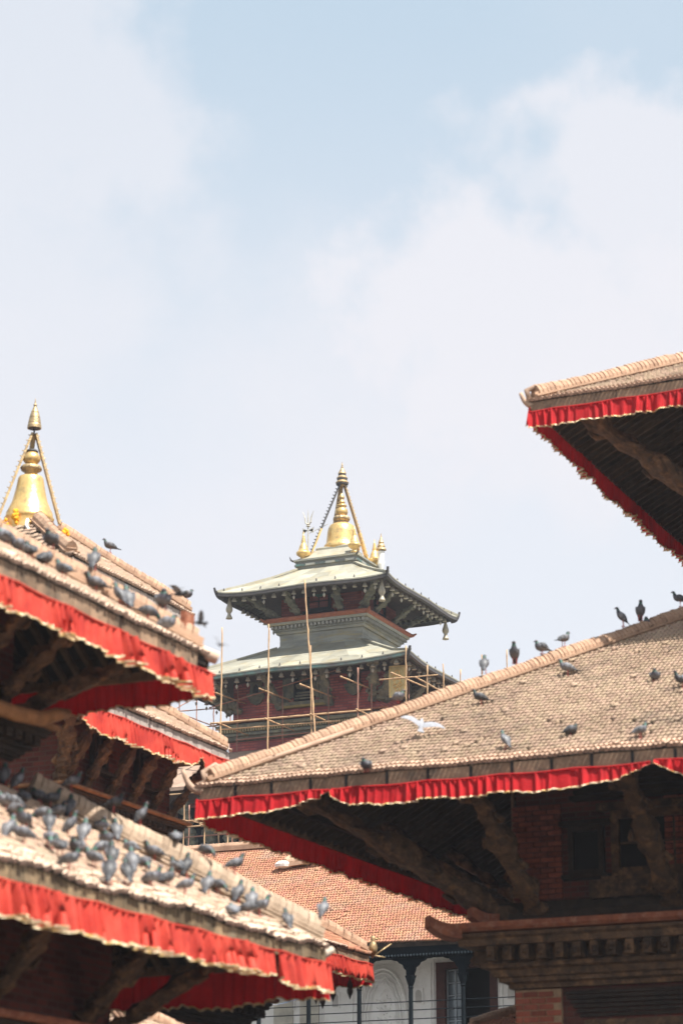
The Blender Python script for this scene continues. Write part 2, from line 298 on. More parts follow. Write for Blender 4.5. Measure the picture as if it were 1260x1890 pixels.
# one clay tile, local x across, y up the slope, z off the slope: arched, lower lip raised
XP = np.array([0.0, .22, .5, .78, 1.0]) - .5; ZP = np.array([0.0, .75, 1.0, .75, 0.0])
def tile_arrays(w, h, arch, lip):
    v = []
    for x, z in zip(XP, ZP): v.append((x * w * .86, 0, lip + z * arch))
    for x, z in zip(XP, ZP): v.append((x * w * .86, 0, -.004))
    for x, z in zip(XP, ZP): v.append((x * w * .86, h * 1.22, z * arch * .8 + .004))
    f = []
    for i in range(4): f.append((i, i + 1, 11 + i, 10 + i)); f.append((5 + i, 6 + i, 1 + i, i))
    return np.array(v), np.array(f)
def tiles(parent, c, W, zE, tan, ktop, side, s0, s1, w, h, m, mp=None, parts=0, seed=1, wave=.015, rough=.006, lip=.038, arch=.024, over=.03):
    rs = np.random.RandomState(seed); th = math.atan(tan); ct, st = math.cos(th), math.sin(th)
    n, e = SD[side]; E_ = np.array([e[0], e[1], 0.0]); S_ = np.array([-n[0] * ct, -n[1] * ct, st]); N_ = np.cross(E_, S_)
    tv, tf = tile_arrays(w, h, arch, lip); rows = int(ktop / ct / h)
    cs = []
    for j in range(rows):
        k = (j * h - over) * ct; off = (j % 2) * w * .06
        ss = np.arange(s0 + off, s1, w); ss = ss[(ss > -W + k + w * .3) & (ss < W - k - w * .3)]
        for s in ss: cs.append((s, j))
    cs = np.array(cs); s = cs[:, 0]; j = cs[:, 1]; nn = len(cs)
    wz = np.array([wavez(seed, q, wave) for q in s]) * np.clip(1 - j * h / 3.0, 0.15, 1) 
    t = j * h - over + rs.uniform(-1, 1, nn) * rough * 1.3; dz = rs.uniform(-1, 1, nn) * rough * .7 + wz
    odd = rs.rand(nn) < .02; dz = dz + odd * rs.uniform(0.01, .035, nn); t = t - odd * rs.uniform(0, .07, nn)
    rot = rs.normal(0, .02 + rough * 2, nn) + odd * rs.normal(0, .2, nn)
    O = np.array([c[0] + n[0] * W, c[1] + n[1] * W, zE])
    keep = rs.rand(nn) > .005
    if parts:
        idx = np.where(j < 3)[0][:parts]; order = idx
        me = bpy.data.meshes.new('tile'); me.from_pydata([tuple(q) for q in tv], [], [tuple(int(a) for a in q) for q in tf]); me.materials.append(mp)
        base = Matrix((( E_[0], S_[0], N_[0], 0), (E_[1], S_[1], N_[1], 0), (E_[2], S_[2], N_[2], 0), (0, 0, 0, 1)))
        for i in order:
            p = O + E_ * s[i] + S_ * t[i] + np.array([0, 0, dz[i]])
            o = bpy.data.objects.new('tile', me); COL.objects.link(o); o.parent = parent
            o.matrix_local = Matrix.Translation(Vector(p)) @ base @ Matrix.Rotation(rot[i], 4, 'Z')
        keep[order] = False
    s = s[keep]; t = t[keep]; dz = dz[keep]; rot = rot[keep]; nn = len(s)
    X = tv[None, :, 0] * np.cos(rot)[:, None] - tv[None, :, 1] * np.sin(rot)[:, None]
    Y = tv[None, :, 0] * np.sin(rot)[:, None] + tv[None, :, 1] * np.cos(rot)[:, None]
    Pn = O + (s[:, None] + X)[:, :, None] * E_ + (t[:, None] + Y)[:, :, None] * S_ + (tv[:, 2][None, :, None] * N_) + dz[:, None, None] * np.array([0, 0, 1.0])
    V = Pn.reshape(-1, 3); F = (tf[None] + (np.arange(nn) * len(tv))[:, None, None]).reshape(-1, 4)
    me = bpy.data.meshes.new('tile_field'); me.vertices.add(len(V)); me.vertices.foreach_set('co', V.ravel())
    me.loops.add(len(F) * 4); me.loops.foreach_set('vertex_index', F.ravel().astype(np.int32))
    me.polygons.add(len(F)); me.polygons.foreach_set('loop_start', np.arange(len(F), dtype=np.int32) * 4)
    me.update(); me.validate(); me.materials.append(m)
    a = me.attributes.new('v', 'FLOAT', 'POINT'); a.data.foreach_set('value', np.repeat(rs.beta(2.2, 2.2, nn), len(tv)).astype(np.float32))
    a = me.attributes.new('h', 'FLOAT', 'POINT'); a.data.foreach_set('value', np.repeat(rs.rand(nn), len(tv)).astype(np.float32))
    return link('tile_field', me, parent, 'stuff')
def ridge_piece(w, h, t):
    b = MB(); pts = [(-w, -.05), (-w * .92, h * .35), (-w * .55, h * .8), (0, h), (w * .55, h * .8), (w * .92, h * .35), (w, -.05)]
    return b.prism(pts, (0, 0, 0), (0, 1, 0), (0, 0, 1), (1, 0, 0), t)
def hip(parent, c, W, zE, tan, ktop, dg, m, pitch=.085, w=.13, h=.2, parts=True, k0=.08, seed=0, lean=.35, lift=.0):
    rs = random.Random(seed); sx, sy = DIAG[dg]; d = Vector((-sx, -sy, tan)); ln = d.length
    cor = Vector((c[0] + sx * W, c[1] + sy * W, zE)); ang = math.atan2(-sy, -sx); sl = math.atan(tan / math.sqrt(2))
    bed = MB(); p = cor + d * (k0 * .6); q = cor + d * ktop
    bed.beam(p + Vector((0, 0, .035)), q + Vector((0, 0, .035)), w * 2.5, .035); bed.beam(p + Vector((0, 0, h * .12 + .03 + lift / 2)), q + Vector((0, 0, h * .12 + .03 + lift / 2)), w * 1.5, h * .6 + lift)
    if lift: bed.beam(p + Vector((0, 0, .06 + lift * .35)), q + Vector((0, 0, .06 + lift * .35)), w * 2.3, .03); bed.beam(p + Vector((0, 0, .06 + lift * .85)), q + Vector((0, 0, .06 + lift * .85)), w * 2.15, .03)
    bed.beam(p + Vector((0, 0, -.0)), q + Vector((0, 0, -.0)), w * 1.9, .05)
    bed.build('ridge_bed', m, parent)
    me = ridge_piece(w, h, pitch * .96).mesh('ridge_tile', m); n = int((ktop - k0) * ln / pitch)
    if parts:
        for i in range(n):
            o = link('ridge_tile', me, parent); p = cor + d * (k0 + i * pitch / ln) + Vector((0, 0, h * .12 + .03 + rs.uniform(-.007, .007) + .015 * math.sin(i * .21 + seed) + lift))
            o.location = p; o.rotation_euler = (rs.gauss(0, .04), -sl + lean * .2 + rs.gauss(0, .035), ang + .12 + rs.gauss(0, .04))
    else:
        b = MB()
        for i in range(n):
            p = cor + d * (k0 + i * pitch / ln) + Vector((0, 0, h * .12 + .06)); mm = Matrix.Translation(p) @ Matrix.Rotation(ang, 4, 'Z') @ Matrix.Rotation(-sl, 4, 'Y')
            r = ridge_piece(w, h, pitch * .85); b.add([mm @ Vector(v) for v in r.v], r.f)
        b.build('ridge_row', m, parent, kind='stuff')
def deck(parent, c, W, zE, tan, ktop, thick=.10, m=None):
    m = m or M_deck
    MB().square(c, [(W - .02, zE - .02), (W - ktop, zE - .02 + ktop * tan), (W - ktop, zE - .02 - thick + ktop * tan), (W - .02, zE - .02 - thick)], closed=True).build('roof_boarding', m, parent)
def fascia(parent, c, W, zE, side, s0, s1, seg, h, m, seed=0, thick=.05, wave=0, wseed=1, strap=False, inset=.04):
    rs = random.Random(seed); s = s0; n, e = SD[side]
    while s < s1 - .02:
        t = min(s + seg * rs.uniform(.92, 1.08), s1); a = PT(c, side, s + .007, W - inset, zE - .03 - h / 2 + wavez(wseed, s, wave) + rs.uniform(-.006, .006)); b_ = PT(c, side, t - .007, W - inset, zE - .03 - h / 2 + wavez(wseed, t, wave) + rs.uniform(-.006, .006))
        MB().beam(a, b_, thick, h).build('fascia_board', m, parent)
        if strap: 
            q = b_ + Vector((n[0], n[1], 0)) * (thick / 2 + .004); r_ = q + Vector((e[0], e[1], 0)) * .045
            MB().beam(q, r_, .012, h * .96).build('iron_strap', M_iron, parent)
        s = t
def rafters(parent, c, W, zE, tan, side, s0, s1, step, wall_r, m_, sec=(.07, .10), drop=.17, k0=.06, joined=False):
    n, e = SD[side]; s = s0; J = MB(); m = M_raft
    while s < s1:
        kin = min(W - wall_r + .05, W - abs(s) - .12 + 0.0) if abs(s) > wall_r else W - wall_r + .05
        if kin > .25:
            b = J if joined else MB(); a = PT(c, side, s, W - k0, zE + k0 * tan - drop); q = PT(c, side, s, W - kin, zE + kin * tan - drop); b.beam(a, q, sec[0], sec[1])
            if not joined: b.build('rafter', m, parent)
        s += step
    if joined: J.build('rafters', m, parent, kind='stuff')
PROF = [(0, 1.0), (.07, 1.05), (.09, .78), (.13, .8), (.16, 1.1), (.22, 1.15), (.26, .9), (.31, .78), (.37, .86), (.43, .98), (.5, 1.12), (.55, 1.2), (.60, .95), (.635, .62), (.67, .70), (.72, .86), (.76, .78), (.80, .6), (.84, .85), (.88, 1.1), (.93, 1.0), (1, .9)]
def strut(parent, foot, head, w, m, seed=0, dep=.62, name='strut'):
    rs = random.Random(seed); foot = Vector(foot); head = Vector(head); d = head - foot; L_ = d.length; dn = d.normalized(); x = dn.cross(Vector((0, 0, 1))).normalized(); y = x.cross(dn)
    b = MB(); n = 12; st = []
    for i in range(34):
        t = i / 33
        for (a, fa), (q, fq) in zip(PROF, PROF[1:]):
            if a <= t <= q: g = fa + (fq - fa) * (t - a) / (q - a)
        st.append((t, g * rs.uniform(.88, 1.12), g * rs.uniform(.8, 1.2), rs.uniform(-.06, .06)))
    for t, gw, gd, off in st:
        p = foot + d * t
        for k in range(n):
            a = 2 * PI * (k + .5) / n; ca, sa = math.cos(a), math.sin(a); sq = 1 / max(abs(ca), abs(sa)) ** .6; j = rs.uniform(.86, 1.12)
            b.v.append(tuple(p + x * (ca * sq * gw * w / 2 * j + off * w) - y * (sa * sq * gd * w * dep / 2 * j - .1 * w * (gd - 1))))
    for i in range(33):
        for k in range(n):
            a = i * n + k; c_ = i * n + (k + 1) % n; b.f.append((a, c_, c_ + n, a + n))
    b.f.append(tuple(reversed(range(n)))); b.f.append(tuple(33 * n + k for k in range(n)))
    # arms and leaf work standing proud of the core
    for q in range(5):
        t = .18 + q * .16 + rs.uniform(-.03, .03); sgn = -1 if q % 2 else 1; p = foot + d * t + x * sgn * w * .42
        b.tube([p, p + x * sgn * w * .28 - y * w * .22 + dn * w * .25, p + x * sgn * w * .12 - y * w * .30 + dn * w * .75], [w * .16, w * .15, w * .08], 6)
    return b.build(name, m, parent, smooth=False)
def valance(name, label, P0, P1, n, drop, m, seed=0, prof=((0, 1), (1, 1)), pleat=.10, amp=.035, group=None, sagz=None, trim=.018, flare=0.03):
    rs = random.Random(seed); P0 = Vector(P0); P1 = Vector(P1); d = P1 - P0; Ln = d.length; dn = d.normalized(); n = Vector((n[0], n[1], 0))
    nc = int(Ln / .018); ph = 0; cols = []; f = 1.0; A = 1.0; lean = 0
    for i in range(nc + 1):
        t = i / nc
        if i % 5 == 0: f += rs.uniform(-.28, .28) + (1 - f) * .25; f = min(max(f, .45), 1.8)
        if i % 6 == 0: A += rs.uniform(-.8, .8) + (1 - A) * .25; A = min(max(A, .15), 2.0); lean += rs.uniform(-.01, .01) - lean * .2
        ph += 2 * PI * .018 / pleat * f
        for (a, fa), (q, fq) in zip(prof, prof[1:]):
            if a <= t <= q: g = fa + (fq - fa) * (t - a) / (q - a) if q > a else fq
        cols.append((t, ph, A, g, lean))
    sagl = [(0, 0)]
    sg_a = .022; rows = 8; b = MB(); tr = MB(); b.at = None
    def surf(t, ph, A, g, lean, v, out_=0.0):
        dr = drop * g * (1 + .05 * math.sin(ph * .13 + seed) + .035 * math.sin(ph * .37 + 1) + .03 * math.sin(ph + .8))
        wv = math.sin(ph + .6 * math.sin(ph)) + .30 * math.sin(2.3 * ph + 1.0) + .25 * math.sin(ph * .43)
        o = amp * A * wv * (.5 + .5 * v) + flare * v
        sh = .4 * amp * A * math.cos(ph) * v + lean * v * 1.5
        p = P0 + d * t + dn * sh + n * (o + out_) + Vector((0, 0, -dr * v))
        p.z -= sg_a * abs(math.sin(PI * t * Ln / 1.15 + seed)) * (1 - .3 * v)
        if sagz: p.z += sagz(t)
        return p
    for c_ in cols:
        for r in range(rows + 1): b.v.append(tuple(surf(*c_, r / rows * (1 - trim / drop * .8))))
    R_ = rows + 1
    for i in range(nc):
        for r in range(rows): a = i * R_ + r; b.f.append((a, a + 1, a + R_ + 1, a + R_))
    for c_ in cols:
        v0 = 1 - trim / drop; sc_ = .35 * (.5 + .5 * math.sin(c_[1] * 1.0 + 2) + rs.uniform(-.3, .3)) * trim / drop
        for v, oo in ((v0, .006), (1 + sc_, .010), (1 + sc_, -.004), (v0, -.004)): tr.v.append(tuple(surf(*c_, v, oo)))
    for i in range(nc):
        for k in range(4): a = i * 4 + k; q = i * 4 + (k + 1) % 4; tr.f.append((a, q, q + 4, a + 4))
    o = b.build(name, m, None, smooth=True); tag(o, label, 'valance', group)
    me = o.data; sol = None
    t_ = tr.build('gold_fringe', M_trim, o, smooth=False)
    hem = MB(); hem.tube([P0 + n * .012 + Vector((0, 0, -.012 + (sagz(0) if sagz else 0)))] + [P0 + d * (i / 60) + n * .012 + Vector((0, 0, -.006 - sg_a * abs(math.sin(PI * i / 60 * Ln / 1.15 + seed)))) for i in range(1, 61)], .014, 6).build('hem', m, o)
    return o
def curl(parent, p, dx, dy, L_, rad, m, name='corner_finial', rise=.9):
    d = Vector((dx, dy, 0)).normalized(); p = Vector(p); pts = []
    for i in range(9):
        t = i / 8; pts.append(p + d * (L_ * (t - .12 * t * t * t * t)) + Vector((0, 0, L_ * rise * (t ** 2.2) - .12 * L_ * math.sin(t * PI))))
    return MB().tube(pts, [rad * (1 - .55 * (i / 8)) for i in range(9)], 8).build(name, m, parent, smooth=True)
def brick_patch(parent, side_pt, s0, s1, z0, z1, bw=.235, bh=.085, seed=0, proud=.02):
    """side_pt(s, out, z) -> point. single bricks laid in a mortar bed"""
    rs = random.Random(seed); me = MB().box(-bw / 2 + .009, bw / 2 - .009, -.03, .03, -bh / 2 + .009, bh / 2 - .009).mesh('brick', M_brickp)
    half = MB().box(-bw / 4 + .009, bw / 4 - .009, -.03, .03, -bh / 2 + .009, bh / 2 - .009).mesh('brick', M_brickp)
    z = z0 + bh / 2; r = 0
    a = side_pt(s0, 0, z0); b_ = side_pt(s1, 0, z0); ang = math.atan2(b_.y - a.y, b_.x - a.x)
    while z < z1:
        s = s0
        if r % 2: p = side_pt(s + bw / 4, proud - .03 + rs.uniform(-.003, .003), z); link('brick', half, parent, loc=p, rot=(0, 0, ang)); s += bw / 2
        while s + bw * .6 <= s1 + .001:
            full = s + bw <= s1 + .01; q = bw if full else bw / 2
            p = side_pt(s + q / 2, proud - .03 + rs.uniform(-.004, .004), z + rs.uniform(-.002, .002)); link('brick', me if full else half, parent, loc=p, rot=(rs.gauss(0, .01), 0, ang + rs.gauss(0, .008))); s += q
        z += bh; r += 1
def window(parent, c, side, r, s, z, w, h, m=None, fr=.1, bars=(3, 4), name='window', sill=True):
    m = m or M_wood; n, e = SD[side]
    f = MB(); pt = lambda a, b_, o: PT(c, side, s + a, r + o, z + b_)
    for a0, a1, b0, b1 in ((-w / 2 - fr, -w / 2, -h / 2 - fr, h / 2 + fr), (w / 2, w / 2 + fr, -h / 2 - fr, h / 2 + fr), (-w / 2, w / 2, h / 2, h / 2 + fr), (-w / 2, w / 2, -h / 2 - fr, -h / 2)):
        am = (a0 + a1) / 2; f.beam(pt(am, b0, .05), pt(am, b1, .05), a1 - a0, .12, up=(n[0], n[1], 0))
    f.beam(pt(-w / 2 - fr * 2.6, h / 2 + fr * 1.5, .09), pt(w / 2 + fr * 2.6, h / 2 + fr * 1.5, .09), .2, fr * .9)
    if sill: f.beam(pt(-w / 2 - fr * 2.2, -h / 2 - fr * 1.45, .10), pt(w / 2 + fr * 2.2, -h / 2 - fr * 1.45, .10), .22, fr * .8)
    o = f.build(name, m, parent)
    MB().beam(pt(0, -h / 2, .008), pt(0, h / 2, .008), w, .012, up=(n[0], n[1], 0)).build('glass_or_dark_infill', M_dark, o)  # dark sheet on the solid wall stands in for a shaded recess
    lt = MB()
    for i in range(1, bars[0]): a = -w / 2 + w * i / bars[0]; lt.beam(pt(a, -h / 2, .05), pt(a, h / 2, .05), .03, .05, up=(n[0], n[1], 0))
    for i in range(1, bars[1]): b_ = -h / 2 + h * i / bars[1]; lt.beam(pt(-w / 2, b_, .04), pt(w / 2, b_, .04), .05, .03)
    if len(lt.v): lt.build('lattice', m, o)
    return o
def cornice(parent, c, rw, zt, out_, hgt, m, mt, sides=('front',), srange=None, dent=.26, name='cornice', tips=True, dsec=(.13, .16, .14)):
    """stepped timber cornice whose top stands out_ beyond the wall; single dentils in a shadowed channel"""
    p = [(rw, zt - hgt), (rw + .08 * out_, zt - hgt), (rw + .10 * out_, zt - hgt * .93), (rw + .22 * out_, zt - hgt * .90), (rw + .22 * out_, zt - hgt * .84), (rw + .30 * out_, zt - hgt * .82),
         (rw + .33 * out_, zt - hgt * .72), (rw + .46 * out_, zt - hgt * .69), (rw + .46 * out_, zt - hgt * .62), (rw + .36 * out_, zt - hgt * .60), (rw + .36 * out_, zt - hgt * .38),
         (rw + .74 * out_, zt - hgt * .36), (rw + .76 * out_, zt - hgt * .26), (rw + .84 * out_, zt - hgt * .22), (rw + .84 * out_, zt - hgt * .17), (rw + .5 * out_, zt - hgt * .15), (rw, zt - hgt * .10)]
    MB().square(c, p).build(name, m, parent)
    MB().square(c, [(rw + .2 * out_, zt - hgt * .148), (rw + .93 * out_, zt - hgt * .148), (rw + out_, zt - hgt * .10), (rw + out_, zt - hgt * .02), (rw + .85 * out_, zt + .0), (rw, zt + .03)]).build('terracotta_course', mt, parent)
    for sd_ in sides:
        n, e = SD[sd_]; R_ = rw + .50 * out_; s0, s1 = (srange or {}).get(sd_, (-R_, R_)); s = s0
        ang = math.atan2(e[1], e[0]); me = MB().box(-dsec[0] / 2, dsec[0] / 2, -.22 * out_, .2 * out_, -hgt * .112, hgt * .112).add([(-dsec[0] * .3, -.25 * out_, -hgt * .06), (dsec[0] * .3, -.25 * out_, -hgt * .06), (dsec[0] * .3, -.25 * out_, hgt * .04), (-dsec[0] * .3, -.25 * out_, hgt * .04), (0, -.32 * out_, -hgt * .03)], [(0, 1, 4), (1, 2, 4), (2, 3, 4), (3, 0, 4)]).mesh('dentil', m)
        while s < s1:
            link('dentil', me, parent, loc=PT(c, sd_, s, R_, zt - hgt * .488), rot=(0, 0, ang)); s += dent
def base_block(parent, c, r, ztop, m=None, plinth=True):
    MB().square(c, [(r, .55), (r, ztop)]).build('wall', m or M_brick, parent)
    for i in range(3): MB().square(c, [(r + 1.6 - i * .5, -.2 if i == 0 else i * .2), (r + 1.6 - i * .5, .2 + i * .2)]).build('plinth_step', M_stone, parent)
# ------------------------------------------------------------------ ground
g = MB().add([(-900, -700, 0), (900, -700, 0), (900, 1500, 0), (-900, 1500, 0)], [(0, 1, 2, 3)]).build('ground', M_pave); g['kind'] = 'structure'

# ------------------------------------------------------------------ right temple (two tiers in view)
cR = (-6.195, 43.837); WR = 11.0; zR = 8.711; tR = .57; wR = WR - 3.764
T = thing('pagoda_temple', 'large tile-roofed pagoda on the right with red valances under both its roofs', 'temple')
base_block(T, cR, wR - .06, 10.7)
rf = MB().square(cR, [(WR - .3, zR + .10), (WR - .36, zR + .10), (WR - .36, zR + .04)], closed=True).build('roof', M_wood, T)
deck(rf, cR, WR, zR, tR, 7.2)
tiles(rf, cR, WR, zR, tR, 7.25, 'front', -11, 2.0, .078, .15, M_tile, M_tile_p, 280, seed=3, wave=.018)
tiles(rf, cR, WR, zR, tR, 7.25, 'front', 2.0, 11, .30, .30, M_tile, seed=4, wave=.018)
for i, s_ in enumerate(('left', 'right', 'back')): tiles(rf, cR, WR, zR, tR, 7.25, s_, -11, 11, .20, .22, M_tile, seed=5 + i, wave=.018)
hip(rf, cR, WR, zR, tR, 6.4, 'fl', M_ridge, pitch=.072, w=.13, h=.17, seed=1, k0=.16)
for q in ('fr', 'br', 'bl'): hip(rf, cR, WR, zR, tR, 7.2, q, M_ridge, pitch=.12, parts=False)
fascia(rf, cR, WR, zR, 'front', -10.97, 3, .64, .20, M_beam, seed=1, strap=True, wave=.018, wseed=3)
fascia(rf, cR, WR, zR, 'left', -10.97, 10.97, 1.6, .19, M_beam, seed=2)
MB().beam(PT(cR, 'front', 3, WR - .04, zR - .13), PT(cR, 'front', 10.97, WR - .04, zR - .13), .05, .2).build('fascia_board', M_beam, rf)
rafters(rf, cR, WR, zR, tR, 'front', -10.7, -1.5, .27, wR, M_wood)
rafters(rf, cR, WR, zR, tR, 'left', -10.7, 10.7, .27, wR, M_wood)
MB().beam(PT(cR, 'left', -10.3, WR - .5, zR + .02), PT(cR, 'left', 10.3, WR - .5, zR + .02), .10, .12).build('purlin', M_wood, rf)
MB().beam(PT(cR, 'front', -10.3, WR - .9, zR + .2), PT(cR, 'front', 10.3, WR - .9, zR + .2), .12, .14).build('purlin', M_wood, rf)
# corner: curled finial and looped ridge end
cor = Vector((cR[0] - WR, cR[1] - WR, zR))
curl(rf, cor + Vector((.10, .10, -.04)), -1, -.55, .42, .075, M_tile_p, rise=.75)
lp = MB(); lp.tube([cor + Vector((.12, .06, .02)), cor + Vector((.05, .08, .24)), cor + Vector((.20, .20, .36)), cor + Vector((.36, .26, .26)), cor + Vector((.30, .22, .08))], .045, 8).build('ridge_end_loop', M_tile_p, rf, smooth=True)
MB().tube([cor + Vector((.02, .0, .03)), cor + Vector((.9, .72, .50)), cor + Vector((1.9, 1.66, 1.06))], .04, 8).build('ridge_edge_roll', M_tile_p, rf, smooth=True)
# walls of the storey between cornice and roof
zc = 6.80
cornice(T, cR, wR, zc, .92, .98, M_carve, M_terra, ('front', 'left'), {'front': (-7.4, 1.5), 'left': (-1, 7.4)}, dent=.285)
for lift, kk, ln in ((-.02, .80, .50), (.17, .34, .42)):       # upturned corner horns of the cornice
    p = Vector((cR[0] - wR - kk, cR[1] - wR - kk, zc - .12 + lift)); d = Vector((-1, -.75, 0)).normalized(); b = MB()
    for i in range(7):
        t = i / 6; q = p + d * (ln * t - .15) + Vector((0, 0, .16 * t ** 2.5)); w2 = .24 * (1 - .3 * t); h2 = .115 * (1 - .25 * t); x = Vector((-d.y, d.x, 0))
        b.v += [tuple(q + x * a * w2 + Vector((0, 0, h2 * z_))) for a, z_ in ((-1, -1), (1, -1), (1, 1), (-1, 1))]
    for i in range(6):
        for k in range(4): a = i * 4 + k; q = i * 4 + (k + 1) % 4; b.f.append((a, q, q + 4, a + 4))
    b.f += [(3, 2, 1, 0), (24, 25, 26, 27)]; b.build('cornice_horn', M_terra, T)
fp = lambda s, o, z: PT(cR, 'front', s, wR - .06 + o, z)
wl = MB().beam(fp(-wR + .3, .04, 5.80), fp(-wR + .3, .04, 5.0), .1, .1).build('brick_pier', M_mortar, T)
mb = MB().box(cR[0] - wR + .002, cR[0] - wR + .77, cR[1] - wR + .0, cR[1] - wR + .1, .6, 5.80).build('mortar_bed', M_mortar, wl)
brick_patch(wl, fp, -wR, -wR + .77, 4.4, 5.80, bw=.257, bh=.098, seed=4, proud=.075)
up = MB().box(cR[0] - wR - .0, cR[0] - wR + .02, cR[1] - wR - .003, cR[1] - wR + .1, 6.9, 9.9).build('upper_brickwork', M_mortar, T)
brick_patch(up, fp, -wR, -wR + .95, 6.95, 8.7, bw=.24, bh=.085, seed=6, proud=.07)
brick_patch(up, fp, -wR + 2.55, -wR + 3.1, 6.95, 8.7, bw=.24, bh=.085, seed=7, proud=.07)
# sill beams under the windows, string course and carved lintel bands
for z0, z1, o in ((6.83, 6.98, .30), (7.0, 7.16, .18)): MB().square(cR, [(wR + o - .1, z0), (wR + o, z0), (wR + o, z1), (wR + o - .06, z1), (wR, z1), (wR, z0)], closed=True).build('timber_string_course', M_wood, T)
b = MB(); b.beam(fp(-5.9, .12, 7.28), fp(-3.0, .12, 7.28), .24, .30); b.build('carved_sill_block', M_carve, T)
window(T, cR, 'front', wR - .05, -4.75, 8.02, 1.35, .78, m=M_carve, fr=.13, bars=(3, 2))
window(T, cR, 'front', wR - .05, -1.2, 8.02, 1.35, .78, m=M_wood, fr=.13, bars=(3, 3))
window(T, cR, 'front', wR - .05, -5.98, 7.95, .42, .62, m=M_wood, fr=.08, bars=(1, 1))
b = MB()
for i in range(5): b.beam(fp(-6.2 + i * .08, .1 + .04 * i, 8.78 + i * .085), fp(-2.9, .1 + .04 * i, 8.78 + i * .085), .2, .07)
b.build('corbelled_lintel', M_wood, T)
# ground storey: carved timber doorway beside the brick pier
b = MB()
for i in range(6): b.beam(fp(-6.40 + i * .045, .02 + .022 * (5 - i), .6), fp(-6.40 + i * .045, .02 + .022 * (5 - i), 5.70 - i * .07), .05, .05)
for i in range(6): b.beam(fp(-6.40 + i * .045, .02 + .022 * (5 - i), 5.72 - i * .07), fp(-1.0, .02 + .022 * (5 - i), 5.72 - i * .07), .05, .05)
dw = b.build('doorway_surround', M_wood, T)
b = MB(); b.beam(fp(-6.1, .03, 5.12), fp(-1.2, .03, 5.12), .06, .36)
for i in range(26):
    q = fp(-5.95 + i * .19, .07, 5.12); b.lathe((q.x, q.y, q.z - .06), [(.02, 0), (.075, .03), (.075, .09), (.02, .12)], 8)
b.build('carved_frieze', M_carve, dw)
MB().beam(fp(-6.1, .01, 4.9), fp(-1.2, .01, 4.9), .05, .12).build('lintel', M_carve, dw)
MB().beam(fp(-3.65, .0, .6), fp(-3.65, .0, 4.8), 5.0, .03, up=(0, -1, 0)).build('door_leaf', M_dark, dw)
# struts
stR = []
strut(T, PT(cR, 'front', -wR + .02, wR + .02, 6.86) , PT(cR, 'front', -WR + 1.0, WR - 1.0, zR - .03 + .2), .46, M_carve, 11, name='corner_strut')
for i, s_ in enumerate((-6.75, -4.52, -2.30, 0.0)): strut(T, PT(cR, 'front', s_, wR + .1, 6.92), PT(cR, 'front', s_ - (.22 if i == 0 else 0), WR - 1.0, zR + .12), .36, M_carve, 20 + i)
for i, s_ in enumerate((-6, -3, 0, 3, 6)): strut(T, PT(cR, 'left', s_, wR + .1, 6.92), PT(cR, 'left', s_, WR - 1.0, zR + .12), .34, M_carve, 30 + i)
# upper tier
W2 = WR - 4.11; z2 = zR + 7.10; t2 = .50; w2 = 3.75
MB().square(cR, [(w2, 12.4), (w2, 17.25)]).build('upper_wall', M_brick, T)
rf = MB().square(cR, [(W2 - .3, z2 + .10), (W2 - .36, z2 + .10), (W2 - .36, z2 + .04)], closed=True).build('roof', M_wood, T)
deck(rf, cR, W2, z2, t2, 6.6)
tiles(rf, cR, W2, z2, t2, 6.8, 'front', -W2, -1.5, .078, .15, M_tile, M_tile_p, 120, seed=8)
tiles(rf, cR, W2, z2, t2, 6.8, 'front', -1.5, W2, .3, .3, M_tile, seed=9)
for i, s_ in enumerate(('left', 'right', 'back')): tiles(rf, cR, W2, z2, t2, 6.8, s_, -W2, W2, .20, .22, M_tile, seed=55 + i)
hip(rf, cR, W2, z2, t2, 4.2, 'fl', M_ridge, pitch=.085, w=.14, h=.19, seed=2, k0=.10)
for q in ('fr', 'br', 'bl'): hip(rf, cR, W2, z2, t2, 6.6, q, M_ridge, pitch=.12, parts=False)
fascia(rf, cR, W2, z2, 'front', -W2 + .03, 0, 1.5, .19, M_beam, seed=5)
fascia(rf, cR, W2, z2, 'left', -W2 + .03, W2, 1.5, .12, M_beam, seed=6)
rafters(rf, cR, W2, z2, t2, 'front', -W2 + .3, 0, .25, w2, M_wood)
rafters(rf, cR, W2, z2, t2, 'left', -W2 + .3, W2 - .3, .25, w2, M_wood)
cor2 = Vector((cR[0] - W2, cR[1] - W2, z2))
curl(rf, cor2 + Vector((.10, .10, -.05)), -1, -.5, .30, .075, M_tile_p, rise=.7)
lp = MB(); lp.tube([cor2 + Vector((.02, .02, .0)), cor2 + Vector((-.04, .02, .20)), cor2 + Vector((.10, .10, .28)), cor2 + Vector((.24, .12, .20)), cor2 + Vector((.20, .12, .04))], .05, 8).build('ridge_end_loop', M_tile_p, rf, smooth=True)
strut(T, PT(cR, 'front', -w2, w2 + .02, zR + 5.1), PT(cR, 'front', -W2 + .62, W2 - .62, z2 + .02), .42, M_carve, 41, name='corner_strut')
for i, s_ in enumerate((-2.6, 0, 2.6)): strut(T, PT(cR, 'front', s_, w2 + .05, zR + 5.1), PT(cR, 'front', s_, W2 - .8, z2 + .1), .34, M_carve, 50 + i)
for i, s_ in enumerate((-2.6, 0, 2.6)): strut(T, PT(cR, 'left', s_, w2 + .05, zR + 5.1), PT(cR, 'left', s_, W2 - .8, z2 + .1), .34, M_carve, 60 + i)
cornice(T, cR, w2, zR + 4.9, .95, .7, M_wood, M_terra, ('front',), {'front': (-4.0, -2)}, dent=.26, name='upper_cornice')
MB().square(cR, [(.9, 19.05), (.85, 19.4), (.3, 19.7), (.05, 20.6)]).build('roof_cap', M_golddull, T)
seat(T, (cR[0], cR[1], 0))
G_R = 'red valances round the eaves of the right temple'
